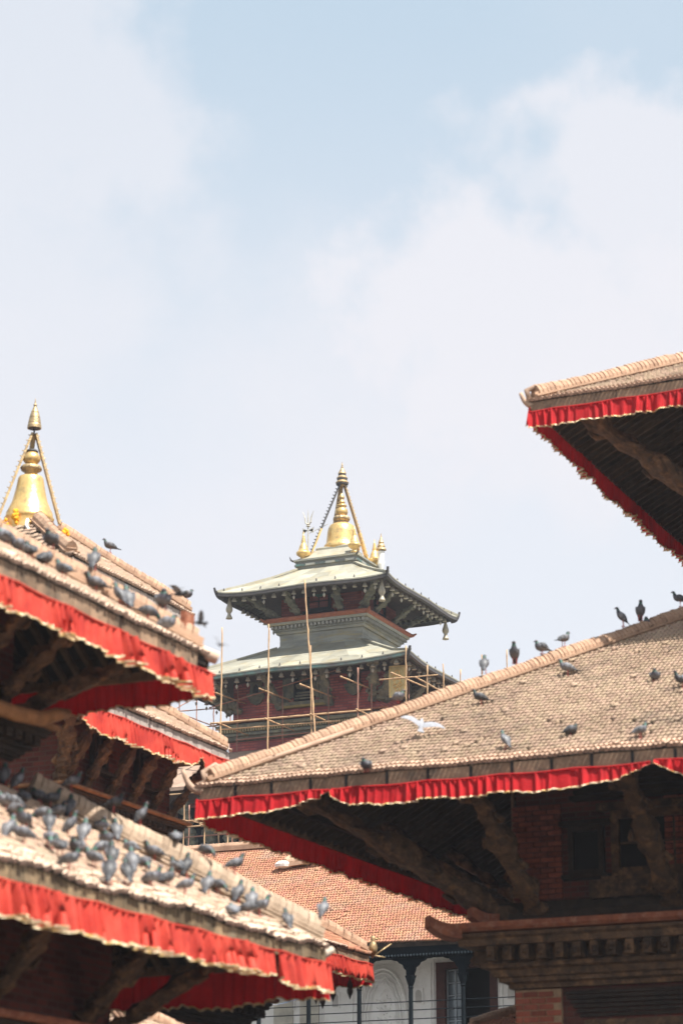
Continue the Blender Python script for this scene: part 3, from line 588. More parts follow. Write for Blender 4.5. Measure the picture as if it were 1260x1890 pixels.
y0 = cR[1] - WR - .03; x0 = cR[0] - WR + .03
def Rv(z): return lambda t: 0
valance('valance', 'short red valance at the left end of the lower right roof, gathered on one side', (x0 - .03, y0, zR - .21), (x0 + 2.22, y0, zR - .21), (0, -1), .30, M_red, 1, ((0, .95), (.45, 1.0), (.62, .85), (.8, .62), (.93, .42), (1, .1)), pleat=.17, amp=.035, group=G_R)
valance('valance', 'long red valance along the front of the lower right roof, raised at its right end', (x0 + 2.26, y0, zR - .21), (x0 + 7.25, y0, zR - .21), (0, -1), .30, M_red, 2, ((0, .2), (.02, .6), (.06, .98), (.8, .95), (.9, .75), (.97, .3), (1, .15)), pleat=.17, amp=.035, group=G_R)
valance('valance', 'shaded red valance starting at the right edge of the photo under the lower right roof', (x0 + 7.3, y0, zR - .19), (x0 + 12, y0, zR - .19), (0, -1), .32, M_red, 3, ((0, .15), (.1, .9), (1, 1)), pleat=.17, group=G_R)
valance('valance', 'dark red valance on the receding side of the lower right roof, seen from inside', (x0 - .03, y0 + .02, zR - .19), (x0 - .03, y0 + 21.8, zR - .19), (-1, 0), .42, M_red, 4, ((0, .7), (.02, .9), (1, 1)), pleat=.13, group=G_R)
y1 = cR[1] - W2 - .03; x1 = cR[0] - W2 + .03
valance('valance', 'red white-fringed valance along the front eave of the topmost right roof', (x1 - .03, y1, z2 - .20), (x1 + 5.2, y1, z2 - .20), (0, -1), .31, M_red, 5, pleat=.15, amp=.035, group=G_R)
valance('valance', 'ragged dark red valance along the receding eave of the topmost right roof against the sky', (x1 - .0, y1 + .02, z2 - .12), (x1 - .0, y1 + 13.5, z2 - .12), (-1, 0), .34, M_red, 6, ((0, .9), (.25, 1), (.3, 1.15), (.45, .95), (.55, 1.25), (.6, 1), (1, 1)), pleat=.16, amp=.04, group=G_R)

# ------------------------------------------------------------------ near left temple (two tiers in view)
cN = (-17.865, 23.205); WN = 5.0; zN = 5.467; tN = .60; wN = 3.0
T = thing('pagoda_temple', 'near pagoda on the left whose two pale tile roofs carry a flock of pigeons', 'temple')
base_block(T, cN, wN, 4.9)
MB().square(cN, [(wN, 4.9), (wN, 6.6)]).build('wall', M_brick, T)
rf = MB().square(cN, [(WN - .3, zN + .10), (WN - .36, zN + .10), (WN - .36, zN + .04)], closed=True).build('roof', M_wood, T)
deck(rf, cN, WN, zN, tN, 3.0, .12)
tiles(rf, cN, WN, zN, tN, 2.95, 'right', -3.8, 5, .095, .17, M_tile_n, M_tile_np, 270, seed=12, wave=.05, rough=.014, lip=.034, arch=.022)
for i, s_ in enumerate(('front', 'left', 'back')): tiles(rf, cN, WN, zN, tN, 2.95, s_, -5, 5, .2, .22, M_tile_n, seed=13 + i, wave=.03)
hip(rf, cN, WN, zN, tN, 2.78, 'br', M_ridge_n, pitch=.085, w=.12, h=.20, seed=3, k0=.12, lean=.2, lift=.10)
for q in ('fr', 'fl', 'bl'): hip(rf, cN, WN, zN, tN, 2.9, q, M_ridge_n, pitch=.12, parts=False)
fascia(rf, cN, WN, zN, 'right', -3.8, 4.97, .30, .16, M_beam_y, seed=11, wave=.05, wseed=12)
fascia(rf, cN, WN, zN, 'back', -4.97, 4.97, .6, .2, M_beam, seed=12)
rafters(rf, cN, WN, zN, tN, 'right', -3.8, 4.8, .24, wN, M_wood, joined=False)
rafters(rf, cN, WN, zN, tN, 'back', -4.8, 4.8, .24, wN, M_wood)
cor = Vector((cN[0] + WN, cN[1] + WN, zN))
curl(rf, cor + Vector((-.26, -.16, -.03)), 1, .95, .44, .085, mat('lime_washed_finial', (.58, .49, .39), (.45, .38, .3), .9), rise=.12)
MB().box(cor.x - .62, cor.x - .40, cor.y - .98, cor.y - .70, cor.z - .10, cor.z + .12).build('loose_plank', M_beam_y, rf)
for i in range(3): strut(T, PT(cN, 'right', -2.2 + i * 2.2, wN + .05, 4.35), PT(cN, 'right', -2.2 + i * 2.2, WN - .7, zN + .16), .3, M_carve, 70 + i)
strut(T, PT(cN, 'right', wN, wN + .02, 4.35), PT(cN, 'right', WN - .75, WN - .75, zN + .1), .32, M_carve, 76, name='corner_strut')
for i in range(3): strut(T, PT(cN, 'back', -2.2 + i * 2.2, wN + .05, 4.35), PT(cN, 'back', -2.2 + i * 2.2, WN - .7, zN + .16), .3, M_carve, 80 + i)
cornice(T, cN, wN, 4.3, .6, .6, M_wood, M_terra, ('right',), dent=.26)
# upper storey
W1 = WN - 1.143; z1 = zN + 3.677; t1 = .62; w1 = 2.02
MB().square(cN, [(w1, 6.6), (w1, 10.2)]).build('upper_wall', M_brick, T)
cornice(T, cN, w1, zN + 2.62, .45, .5, M_wood, mat('ochre_weathered_moulding', (.33, .17, .08), (.20, .10, .05), .7, scale=6, bump=.5), ('right',), dent=.22, name='upper_cornice')
p0 = PT(cN, 'right', -2.3, w1 + .47, zN + 2.72); 
MB().tube([PT(cN, 'right', s_, w1 + .50, zN + 2.55 + z_) for s_, z_ in ((-2.4, .30), (-1.9, .24), (-1.3, .10), (-.5, .0), (.5, -.02), (1.3, -.01), (1.9, .04), (2.25, .16), (2.55, .24))], [.10] * 6 + [.10, .09, .06], 8).build('curved_cornice_beam', mat('ochre_beam', (.40, .20, .085), (.24, .12, .05), .6, scale=5, bump=.4), T, smooth=True)
rf = MB().square(cN, [(W1 - .3, z1 + .10), (W1 - .36, z1 + .10), (W1 - .36, z1 + .04)], closed=True).build('roof', M_wood, T)
deck(rf, cN, W1, z1, t1, 3.7, .12)
tiles(rf, cN, W1, z1, t1, 3.75, 'right', -W1, W1, .09, .17, M_tile_n, M_tile_np, 240, seed=21, wave=.022, rough=.010, lip=.03)
for i, s_ in enumerate(('front', 'left', 'back')): tiles(rf, cN, W1, z1, t1, 3.75, s_, -W1, W1, .2, .22, M_tile_n, seed=22 + i, wave=.03)
hip(rf, cN, W1, z1, t1, 3.6, 'br', M_ridge, pitch=.085, w=.115, h=.19, seed=5, k0=.18, lean=.2, lift=.05)
for q in ('fr', 'fl', 'bl'): hip(rf, cN, W1, z1, t1, 3.6, q, M_ridge, pitch=.12, parts=False)
fascia(rf, cN, W1, z1, 'right', -W1 + .03, W1 - .35, .42, .20, M_beam, seed=21, wave=.022, wseed=21)
fascia(rf, cN, W1, z1, 'back', -W1 + .03, W1 - .03, .6, .2, M_beam, seed=22)
MB().beam(PT(cN, 'right', W1 - .34, W1 - .08, z1 - .17), PT(cN, 'right', W1 - .03, W1 - .08, z1 - .17), .05, .24).build('corner_block', M_wood, rf)
rafters(rf, cN, W1, z1, t1, 'right', -W1 + .2, W1 - .2, .24, w1, M_wood)
rafters(rf, cN, W1, z1, t1, 'back', -W1 + .2, W1 - .2, .24, w1, M_wood)
cor = Vector((cN[0] + W1, cN[1] + W1, z1))
MB().tube([cor + Vector((-.5, -.5, .22)), cor + Vector((.08, .02, -.02))], [.10, .085], 12, cap=False).tube([cor + Vector((-.3, -.3, .12)), cor + Vector((.02, -.02, .0))], .07, 10).build('corner_barrel_tile', M_tile_np, rf, smooth=True)
MB().box(cor.x - .27, cor.x - .20, cor.y - .36, cor.y - .10, cor.z + .12, cor.z + .56).build('ridge_end_post', M_terra, rf)
MB().square(cN, [(.3, z1 + 2.3), (.28, z1 + 2.6), (.1, z1 + 2.8), (.02, z1 + 3.2)]).build('roof_cap', M_golddull, T)
strut(T, PT(cN, 'right', w1, w1 + .02, zN + 2.7), PT(cN, 'right', W1 - .55, W1 - .55, z1 + .04), .30, M_carve, 91, name='corner_strut')
for i, s_ in enumerate((-1.5, -.5, .5, 1.5)): strut(T, PT(cN, 'right', s_, w1 + .05, zN + 2.7), PT(cN, 'right', s_, W1 - .5, z1 + .08), .24, M_carve, 92 + i)
for i, s_ in enumerate((-1.3, 0, 1.3)): strut(T, PT(cN, 'back', s_, w1 + .05, zN + 2.7), PT(cN, 'back', s_, W1 - .5, z1 + .08), .24, M_carve, 97 + i)
ZN1 = z1; WN1 = W1
seat(T, (cN[0], cN[1], 0))
G_N = 'red valances round the eaves of the near left temple'
xe = cN[0] + WN + .03; ye = cN[1] + WN; wv = lambda a: (lambda t: 0)
valance('valance', 'sunlit red valance under the lower left roof, from the left edge to a seam', (xe, cN[1] - 3.8, zN - .18), (xe, ye - 1.62, zN - .18), (1, 0), .36, M_red2, 11, ((0, 1), (.4, 1.05), (.97, .95), (1, .8)), pleat=.16, amp=.065, group=G_N, trim=.022)
valance('valance', 'short sunlit red valance at the right-hand corner of the lower left roof', (xe, ye - 1.58, zN - .18), (xe, ye + .03, zN - .18), (1, 0), .38, M_red2, 12, ((0, .85), (.08, 1.0), (1, .92)), pleat=.16, amp=.05, group=G_N, trim=.022)
valance('valance', 'shaded red valance on the far side of the lower left roof, seen from inside', (xe - .03, ye + .03, zN - .2), (xe - 10, ye + .03, zN - .2), (0, 1), .42, M_red, 13, ((0, .95), (.07, .9), (.09, 1.1), (1, 1)), pleat=.16, group=G_N)
xe = cN[0] + W1 + .03; ye = cN[1] + W1
valance('valance', 'pleated sunlit red valance under the upper left roof with a gold fringe', (xe, cN[1] - W1, z1 - .22), (xe, ye + .03, z1 - .22), (1, 0), .35, M_red2, 14, ((0, 1), (.95, 1), (1, .95)), pleat=.15, amp=.062, group=G_N, trim=.022)
valance('valance', 'dark red valance on the far side of the upper left roof, in shade', (xe - .03, ye + .03, z1 - .2), (xe - 7.7, ye + .03, z1 - .2), (0, 1), .40, M_red, 15, ((0, .85), (1, 1)), pleat=.16, group=G_N)

# ------------------------------------------------------------------ far left temple (three tiers, gilt bell)
cF = (-23.19, 37.35); WF = 4.83; zF = 7.236
T = thing('pagoda_temple', 'three-tiered pagoda behind the near left one, topped with a gilt bell spire', 'temple')
base_block(T, cF, 3.0, 8.2)
def tierF(W, zE, tan, ktop, wall, seed, side_from, hipk=None, fas=(.3, .17, None)):
    rf = MB().square(cF, [(W - .3, zE + .10), (W - .36, zE + .10), (W - .36, zE + .04)], closed=True).build('roof', M_wood, T)
    deck(rf, cF, W, zE, tan, ktop, .1)
    tiles(rf, cF, W, zE, tan, ktop, 'right', -W, W, .085, .15, M_tile_o if side_from == 4 else M_tile_n, M_tile_np, 100, seed=seed, wave=.012)
    for i, s_ in enumerate(('front', 'left', 'back')): tiles(rf, cF, W, zE, tan, ktop, s_, -W, W, .18, .22, M_tile, seed=seed + 1 + i)
    hip(rf, cF, W, zE, tan, hipk or ktop, 'br', M_ridge, pitch=.085, w=.12, h=.17, seed=seed, k0=.10, lean=.2)
    hip(rf, cF, W, zE, tan, hipk or ktop, 'fr', M_ridge, pitch=.11, w=.12, h=.17, parts=(W < 2.5), seed=9); 
    for q in ('fl', 'bl'): hip(rf, cF, W, zE, tan, ktop, q, M_ridge, pitch=.12, parts=False)
    fascia(rf, cF, W, zE, 'right', -W + .03, W - .03, fas[0], fas[1], fas[2] or M_beam_w, seed=seed)
    for s_ in ('front', 'back', 'left'): MB().beam(PT(cF, s_, -W + .03, W - .04, zE - .12), PT(cF, s_, W - .03, W - .04, zE - .12), .05, .17).build('fascia_board', M_beam, rf)
    rafters(rf, cF, W, zE, tan, 'right', -W + .2, W - .2, .22, wall, M_wood, joined=False)
    rafters(rf, cF, W, zE, tan, 'back', -W + .2, W - .2, .22, wall, M_wood, joined=True)
    return rf
r4 = tierF(WF, zF, .62, 2.9, 3.0, 31, 4, fas=(.5, .16, M_beam))
cor = Vector((cF[0] + WF, cF[1] + WF, zF))
bd = MB().lathe((cor.x + .05, cor.y + .02, cor.z + .0), [(.03, 0), (.07, .06), (.085, .14), (.06, .22), (.04, .26), (.055, .30), (.03, .35)], 10)
bd.tube([cor + Vector((.05, .0, .28)), cor + Vector((.16, .1, .31))], [.03, .01], 6)
for a in ((-.05, .0, .0, .25, .12, -.05), (.0, .05, -.05, .32, .26, .22), (-.1, -.05, -.1, .05, .06, -.35), (-.3, -.3, .25, -.02, -.04, .08)): bd.tube([cor + Vector(a[:3]), cor + Vector(a[3:])], [.022, .012], 6)
bd.build('bird_finial', M_golddull, r4, smooth=True)
MB().square(cF, [(2.0, 8.0), (2.0, 11.2)]).build('middle_wall', M_brick, T)
W2F = 2.84; z2F = zF + 3.679
r2 = tierF(W2F, z2F, .66, 1.05, 1.75, 41, 2)
cornice(T, cF, 1.9, zF + 2.28, .42, .45, M_wood, mat('ochre_cornice_course', (.30, .155, .07), (.19, .095, .045), .7, scale=6, bump=.5), ('right', 'front'), dent=.2)
for i, s_ in enumerate((-1.9, -1.15, -.35, .45, 1.25)): strut(T, PT(cF, 'right', s_, 2.02, zF + 2.34), PT(cF, 'right', s_, W2F - .08, z2F - .08), .20, M_carve, 100 + i, dep=.8)
strut(T, PT(cF, 'right', 1.98, 2.0, zF + 2.36), PT(cF, 'right', W2F - .22, W2F - .22, z2F), .26, M_carve, 108, name='corner_strut')
strut(T, PT(cF, 'right', -1.98, 2.0, zF + 2.36), PT(cF, 'right', -W2F + .22, W2F - .22, z2F), .26, M_carve, 109, name='corner_strut')
for s_ in (-.75, .85): window(T, cF, 'right', 2.0, s_, 10.3, .36, .55, m=M_wood, fr=.07, bars=(2, 2))
MB().square(cF, [(3.0, 8.3), (3.0, 8.32)]).build('ledge', M_wood, T)
cornice(T, cF, 3.0, 6.35, .55, .6, M_wood, M_terra, ('right', 'back'), dent=.24, name='lower_cornice')
for i, s_ in enumerate((-2.2, -.8, .8, 2.2)): strut(T, PT(cF, 'right', s_, 3.05, 6.4), PT(cF, 'right', s_, WF - .7, zF + .1), .26, M_carve, 110 + i)
strut(T, PT(cF, 'right', 3.0, 3.02, 6.4), PT(cF, 'right', WF - .7, WF - .7, zF + .05), .3, M_carve, 116, name='corner_strut')
WT = 2.29; zT = zF + 6.262
MB().square(cF, [(1.7, 11.4), (1.7, 13.75)]).build('top_wall', M_brick, T)
r3 = tierF(WT, zT, .72, 1.95, 1.7, 51, 3)
# lotus-roofed platform and bell
cB = (cF[0] - .03, cF[1] - .03)
MB().lathe((cB[0], cB[1], 0), [(.66, 14.2), (.72, 14.36), (.70, 14.44), (.62, 14.56), (.52, 14.68), (.48, 14.70)], 32, lobes=(1, 3, 32)).build('ribbed_platform', mat('ribbed_grey_copper', (.30, .25, .21), (.20, .17, .14), .6, scale=8, bump=.4), T)
bl = MB().lathe((cB[0], cB[1], 0), [(.56, 15.0), (.60, 15.1), (.575, 15.2), (.56, 15.24), (.55, 15.38), (.575, 15.41), (.545, 15.44), (.535, 15.52), (.50, 15.58), (.455, 15.66), (.405, 15.76), (.37, 15.88), (.335, 16.02), (.31, 16.14), (.295, 16.22), (.27, 16.26), (.12, 16.285)], 40).build('gilt_bell', M_gold, T, smooth=True)
MB().lathe((cB[0], cB[1], 0), [(.12, 16.30), (.15, 16.33), (.15, 16.36), (.235, 16.40), (.25, 16.44), (.215, 16.49), (.12, 16.51)], 36, lobes=(3, 5, 14)).build('lotus_ring', M_golddull, bl, smooth=True)
MB().lathe((cB[0], cB[1], 0), [(.08, 16.50), (.13, 16.53), (.20, 16.60), (.205, 16.67), (.14, 16.75), (.10, 16.77)], 24).build('gilt_ball', M_gold, bl, smooth=True)
MB().lathe((cB[0], cB[1], 0), [(.14, 16.765), (.15, 16.79), (.12, 16.815), (.02, 16.82)], 20).build('ball_cap', M_lead, bl, smooth=True)
top = Vector((cB[0] + .04, cB[1], 17.26))
um = MB().tube([top - Vector((0, 0, .12)), top + Vector((0, 0, .15))], .02, 6)
um.build('spire_rod', M_lead, bl)
MB().lathe((top.x, top.y, top.z), [(.13, .0), (.165, .0), (.16, .06), (.145, .10), (.15, .105), (.13, .20), (.115, .22), (.125, .225), (.10, .31), (.08, .33), (.09, .335), (.05, .42), (.03, .46), (.045, .48), (.02, .52), (.005, .62)], 24).build('spire_umbrella', M_golddull, bl, smooth=False)
MB().lathe((top.x, top.y, top.z - .002), [(.02, .03), (.14, .03), (.14, .0), (.02, .0)], 20).build('umbrella_underside', M_lead, bl)
for sx, sy in ((-1, -1), (1, 1), (-1, 1)):
    a = Vector((cB[0] + sx * .51, cB[1] + sy * .51, 15.38)); b_ = top + Vector((sx * .03, sy * .03, -.10)); q = MB().beam(a, b_, .11, .05)
    dd = b_ - a
    for i in range(16):
        p = a + dd * ((i + .5) / 16); o = Vector((sx, sy, .35)).normalized(); q.tube([p + o * .02, p + o * .075], [.016, .008], 5)
    q.build('spire_leg', M_golddull, bl)
bl.scale = (.82, .82, .977); bl.location = (cB[0] * .18, cB[1] * .18, .02)
seat(T, (cF[0], cF[1], 0))
G_F = 'red valances round the eaves of the far left temple'
xe = cF[0] + W2F + .03; ys = cF[1] - W2F; ye = cF[1] + W2F
valance('valance', 'pink-red valance on the sunny eave between the two near left roofs', (xe, ys, z2F - .19), (xe, ye - 1.3, z2F - .19), (1, 0), .40, M_red2, 21, ((0, .6), (.06, 1.05), (.85, 1), (.94, .8), (1, .35)), pleat=.10, amp=.036, group=G_F)
valance('valance', 'short pink-red valance past a gathered fold, its end hidden by the right roof corner', (xe, ye - 1.28, z2F - .19), (xe, ye + .03, z2F - .19), (1, 0), .42, M_red2, 22, ((0, .3), (.12, .95), (1, 1)), pleat=.10, amp=.036, group=G_F)
valance('valance', 'red valance with a raised fold just under the upper left roof', (xe - .03, ys - .03, z2F - .14), (xe - 2.2, ys - .03, z2F - .14), (0, -1), .25, M_red2, 23, ((0, .35), (.12, .25), (.2, .35), (.35, .85), (1, .9)), pleat=.14, amp=.03, group=G_F)
xe = cF[0] + WF + .03; ye = cF[1] + WF
valance('valance', 'small pink-red pleated valance at the low corner below the bird-shaped finial', (xe, ye - 3.0, zF - .17), (xe, ye + .03, zF - .17), (1, 0), .34, M_red2, 24, pleat=.075, amp=.03, group=G_F)
valance('valance', 'dark red valance behind the small sunlit one at the low corner', (xe - .03, ye + .03, zF - .17), (xe - 9.6, ye + .03, zF - .17), (0, 1), .40, M_red, 25, group=G_F)
# ------------------------------------------------------------------ tall tower in the middle
cT = (-43.35, 96.2)
T = thing('palace_tower', 'tall brick tower with two pale copper roofs and a gilt bell pinnacle in the middle', 'tower')
MB().square(cT, [(5.2, 0), (5.2, 20.6)]).build('lower_wall', M_brickT, T)
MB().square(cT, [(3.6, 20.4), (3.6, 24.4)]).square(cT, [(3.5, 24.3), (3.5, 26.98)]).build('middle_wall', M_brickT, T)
MB().square(cT, [(1.95, 28.9), (1.95, 31.2)]).build('upper_wall', mat('upper_tower_brick', (.40, .105, .07), (.30, .075, .05), .85, scale=1.3, bump=.4, brick=(.36, .105, (.16, .06, .05)), c3=(.22, .07, .06), c3s=.6), T)
def troof(W, zE, prof, rin, lift, seed, ns, ridgec=None):
    """prof: list of (r, z) from eave to top; copper sheets laid in courses"""
    rs = random.Random(seed); rf = MB().square(cT, [(W - .45, zE + .06), (W - .5, zE + .05)]).build('roof', M_wood, T)
    def zz(r, s):
        for (ra, za), (rb, zb) in zip(prof, prof[1:]):
            if rb <= r <= ra + 1e-6: z = za + (zb - za) * (ra - r) / (ra - rb); break
        else: z = prof[-1][1] if r < prof[-1][0] else prof[0][1]
        return z + lift * (min(abs(s) / max(r, .01), 1)) ** 7 * max(0, 1 - (W - r) / .9) + .03 * math.sin(s * 1.1 + seed) * max(0, 1 - (W - r) / 1.2)
    for sd_ in ('front', 'right', 'back', 'left'):
        rr = [prof[0][0]] + [p[0] for p in prof[1:]]
        for j in range(len(rr) - 1):
            ra, rb = rr[j], rr[j + 1]; n_ = max(3, round(ns * (ra / W))); off = rs.uniform(-.3, .3)
            ed = [-1] + [(-1 + 2 * (i + .5 + off) / n_) for i in range(n_)] + [1]; ed = [e for i, e in enumerate(ed) if i in (0, len(ed) - 1) or -.96 < e < .96]
            for e0, e1 in zip(ed, ed[1:]):
                b = MB(); nu = 4; up = .018 + rs.uniform(0, .014) + .012 * (j % 2); lap = .06
                ra2 = ra + (lap if j else .03)
                for u in range(nu + 1):
                    e = e0 + (e1 - e0) * u / nu
                    for r_, o in ((ra2, up), (rb, up * .6), (rb, -.02), (ra2, -.03)):
                        s_ = e * min(r_, W + .03); b.v.append(tuple(PT(cT, sd_, s_, r_, zz(min(r_, W), s_) + o + (-(r_ - ra) * .3 if r_ > ra else 0))))
                for u in range(nu):
                    for k in range(4): a = u * 4 + k; q = u * 4 + (k + 1) % 4; b.f.append((a, a + 4, q + 4, q))
                b.f += [(0, 1, 2, 3), tuple(nu * 4 + k for k in (3, 2, 1, 0))]
                b.build('copper_sheet', M_cop, rf)
                if rs.random() < .8 and sd_ in ('front', 'right') and j == 0:
                    p = PT(cT, sd_, e1 * ra * .99, ra - .12, zz(ra - .12, e1 * ra) + .05); MB().tube([p - Vector((0, 0, .03)), p + Vector((0, 0, .09))], [.04, .02], 6).build('seam_knob', M_lead, rf)
        # thick dark edge under the sheets
        b = MB(); nu = 28
        for u in range(nu + 1):
            s_ = -W + 2 * W * u / nu; 
            for r_, o in ((W + .02, -.03), (W + .02, -.17), (W - .10, -.20), (W - .16, -.05)): b.v.append(tuple(PT(cT, sd_, s_ * (r_ / W), r_, zz(W, s_) + o)))
        for u in range(nu):
            for k in range(4): a = u * 4 + k; q = u * 4 + (k + 1) % 4; b.f.append((a, q, q + 4, a + 4))
        b.build('eave_edge', M_verd if (W > 5 and sd_ == 'front') else M_lead, rf)
        # soffit boards and rafters
        b = MB(); nu = 20
        for u in range(nu + 1):
            for r_, o in ((W - .12, -.07), (rin, -.07)):
                e = -1 + 2 * u / nu; b.v.append(tuple(PT(cT, sd_, e * r_, r_, zz(r_, e * r_) + o)))
        for u in range(nu): a = u * 2; b.f.append((a, a + 1, a + 3, a + 2))
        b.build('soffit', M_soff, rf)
        b = MB(); s_ = -W + .3
        while s_ < W - .2:
            r1 = max(rin, abs(s_) + .1)
            if r1 < W - .4: b.beam(PT(cT, sd_, s_, W - .18, zz(W - .2, s_) - .15), PT(cT, sd_, s_, r1, zz(r1, s_) - .17), .09, .12)
            s_ += .30
        b.build('rafters', M_green, rf, kind='stuff')
    for dg_ in DIAG:            # swept corner tips
        sx, sy = DIAG[dg_]; p = Vector((cT[0] + sx * (W - .25), cT[1] + sy * (W - .25), zE + lift * .55)); d = Vector((sx, sy, 0)).normalized(); b = MB()
        pts = [(0, -.12, .16), (.18, -.10, .13), (.30, -.05, .10), (.38, .05, .07), (.44, .18, .04), (.47, .30, .01)]
        for a, z_, w_ in pts:
            x = Vector((-d.y, d.x, 0)); q = p + d * a + Vector((0, 0, z_ - .05)); b.v += [tuple(q + x * .06), tuple(q + Vector((0, 0, w_)) + d * -.05), tuple(q - x * .06), tuple(q - Vector((0, 0, w_)) + d * .05)]
        for i in range(5):
            for k in range(4): a = i * 4 + k; q = i * 4 + (k + 1) % 4; b.f.append((a, q, q + 4, a + 4))
        b.f += [(3, 2, 1, 0), (20, 21, 22, 23)]; b.build('corner_tip', M_lead, rf)
        hp = MB(); 
        for (ra, za), (rb, zb) in zip(prof, prof[1:]):
            hp.beam((cT[0] + sx * ra, cT[1] + sy * ra, zz(ra, ra) + .04), (cT[0] + sx * rb, cT[1] + sy * rb, zz(rb, rb) + .04), .22, .09)
        hp.build('hip_capping', M_cop, rf)
    return rf, zz
rU, zzU = troof(4.1, 30.10, [(4.1, 30.10), (3.2, 30.62), (2.3, 31.08), (1.42, 31.62)], 1.9, .11, 1, 9)
rL, zzL = troof(5.8, 26.02, [(5.8, 26.02), (4.7, 26.52), (3.5, 27.12), (2.1, 27.86)], 3.45, .13, 2, 12)
# gutter platform and upper skirt below the bell
MB().square(cT, [(1.46, 31.60), (1.46, 31.74), (1.52, 31.75), (1.52, 31.84), (1.48, 31.86), (1.48, 31.96), (1.58, 31.98), (1.58, 32.06), (1.50, 32.08)]).build('pinnacle_platform', M_copd, rU)
for sd_ in ('front', 'right'):
    for i in range(6): MB().beam(PT(cT, sd_, -1.45 + i * .49, 1.53, 31.80), PT(cT, sd_, -1.0 + i * .49 if i < 5 else 1.45, 1.53, 31.80), .05, .10).build('copper_patch', M_copd if i % 2 else M_verd, rU)
MB().square(cT, [(1.50, 32.07), (1.15, 32.30), (.86, 32.60), (.80, 32.62), (.80, 32.72), (.72, 32.78)]).build('upper_skirt', M_cop, rU)
for dg_ in DIAG:
    sx, sy = DIAG[dg_]; p = Vector((cT[0] + sx * 1.56, cT[1] + sy * 1.56, 32.0)); MB().tube([p, p + Vector((sx * .08, sy * .08, .05)), p + Vector((sx * .13, sy * .13, .2))], [.05, .04, .01], 6).build('platform_tip', M_lead, rU)
bc = (cT[0] + .12, cT[1], 0)
bell = MB().lathe(bc, [(.80, 32.68), (.83, 32.82), (.79, 32.95), (.72, 33.0), (.70, 33.08), (.67, 33.3), (.65, 33.55), (.61, 33.75), (.54, 33.90), (.40, 33.98), (.22, 34.0)], 40).build('gilt_bell', M_gold, rU, smooth=True)
MB().lathe(bc, [(.22, 33.99), (.30, 34.05), (.22, 34.09), (.32, 34.13), (.38, 34.20), (.38, 34.28), (.30, 34.36), (.20, 34.38)], 48, lobes=(3, 6, 12)).build('lotus_ring', M_golddull, rU, smooth=True)
MB().lathe(bc, [(.15, 34.37), (.25, 34.43), (.29, 34.55), (.27, 34.68), (.16, 34.77), (.12, 34.80), (.24, 34.84), (.22, 34.90), (.10, 34.92), (.12, 34.98), (.17, 35.03), (.10, 35.10), (.08, 35.16), (.13, 35.22), (.13, 35.30), (.06, 35.42), (.03, 35.60)], 28).build('gilt_finial', M_gold, rU, smooth=True)
tp = Vector((bc[0] + .03, bc[1], 35.95))
MB().lathe(tuple(tp), [(.05, -.15), (.30, .0), (.30, .03), (.22, .12), (.12, .15), (.25, .22), (.25, .26), (.17, .35), (.10, .37), (.19, .44), (.19, .47), (.12, .62), (.05, .74), (.06, .78), (.03, .82), (.04, .86), (.005, 1.02)], 24).build('spire_umbrella', M_golddull, rU)
for z_, r_ in ((.0, .28), (.215, .235), (.435, .175)): MB().lathe((tp.x, tp.y, tp.z + z_ - .012), [(.04, .0), (r_, .0), (r_, -.06), (.05, -.10)], 20).build('umbrella_underside', M_lead, rU)
for sx, sy in ((-1, -1), (1, 1), (-1, 1)):
    a = Vector((cT[0] + sx * .98, cT[1] + sy * .98, 32.42)); b_ = tp + Vector((sx * .08, sy * .08, -.08)); dd = b_ - a; q = MB(); hd = MB()
    s0 = .0; q.beam(a + dd * s0, b_, .20, .06); hd.beam(a + Vector((0, 0, -.05)), a + dd * .36, .24, .075)
    for i in range(22):
        p = a + dd * ((i + .5) / 22); o = Vector((sx, sy, .35)).normalized(); q.tube([p + o * .03, p + o * .12], [.03, .02], 5)
    q.build('spire_leg', M_lead if sx < 0 and sy < 0 else M_golddull, rU); hd.build('spire_leg_foot', M_gold, rU)
def gajur(c, s=1.0, name='corner_finial'):
    return MB().lathe(c, [(.17 * s, 0), (.19 * s, .08 * s), (.12 * s, .14 * s), (.14 * s, .22 * s), (.31 * s, .34 * s), (.34 * s, .44 * s), (.30 * s, .50 * s), (.24 * s, .52 * s), (.20 * s, .70 * s), (.12 * s, .90 * s), (.08 * s, .94 * s), (.13 * s, .98 * s), (.06 * s, 1.02 * s), (.11 * s, 1.07 * s), (.05 * s, 1.11 * s), (.09 * s, 1.16 * s), (.04 * s, 1.20 * s), (.07 * s, 1.25 * s), (.03 * s, 1.30 * s), (.01, 1.48 * s)], 20).build(name, M_gold, rU, smooth=True)
for sx, sy in ((-1, -1), (1, 1), (-1, 1)): gajur((cT[0] + sx * 1.22, cT[1] + sy * 1.22, 32.02), .98)
gajur((cT[0] + 1.36, cT[1] - 1.36, 32.10), .88)
# trident standard, banner spire
tz = Vector((cT[0] - 1.42, cT[1] - .3, 32.1)); b = MB(); b.tube([tz, tz + Vector((0, 0, 2.1))], .03, 6)
for sx in (-1, 0, 1): b.tube([tz + Vector((0, 0, 1.95)), tz + Vector((sx * .13, 0, 2.08)), tz + Vector((sx * .15, 0, 2.3)), tz + Vector((sx * .27, 0, 2.62 + (.06 if sx == 0 else 0)))], [.03, .035, .03, .008], 6)
b.lathe(tuple(tz + Vector((0, 0, 1.86))), [(.03, 0), (.10, .04), (.05, .09), (.09, .13), (.03, .18)], 12)
for sx in (-1, 1):
    for a in (-.5, .5): b.prism([(0, 0), (.26, .10), (.20, -.0), (.26, -.14)], tz + Vector((sx * .03, -.02, 1.70)), (sx, 0, a * .3), (0, 0, 1), (0, 1, 0), .03)
b.tube([tz + Vector((.05, 0, 1.55)), tz + Vector((.9, .2, 1.95))], .014, 5)
b.build('trident_standard', M_bell, rU)
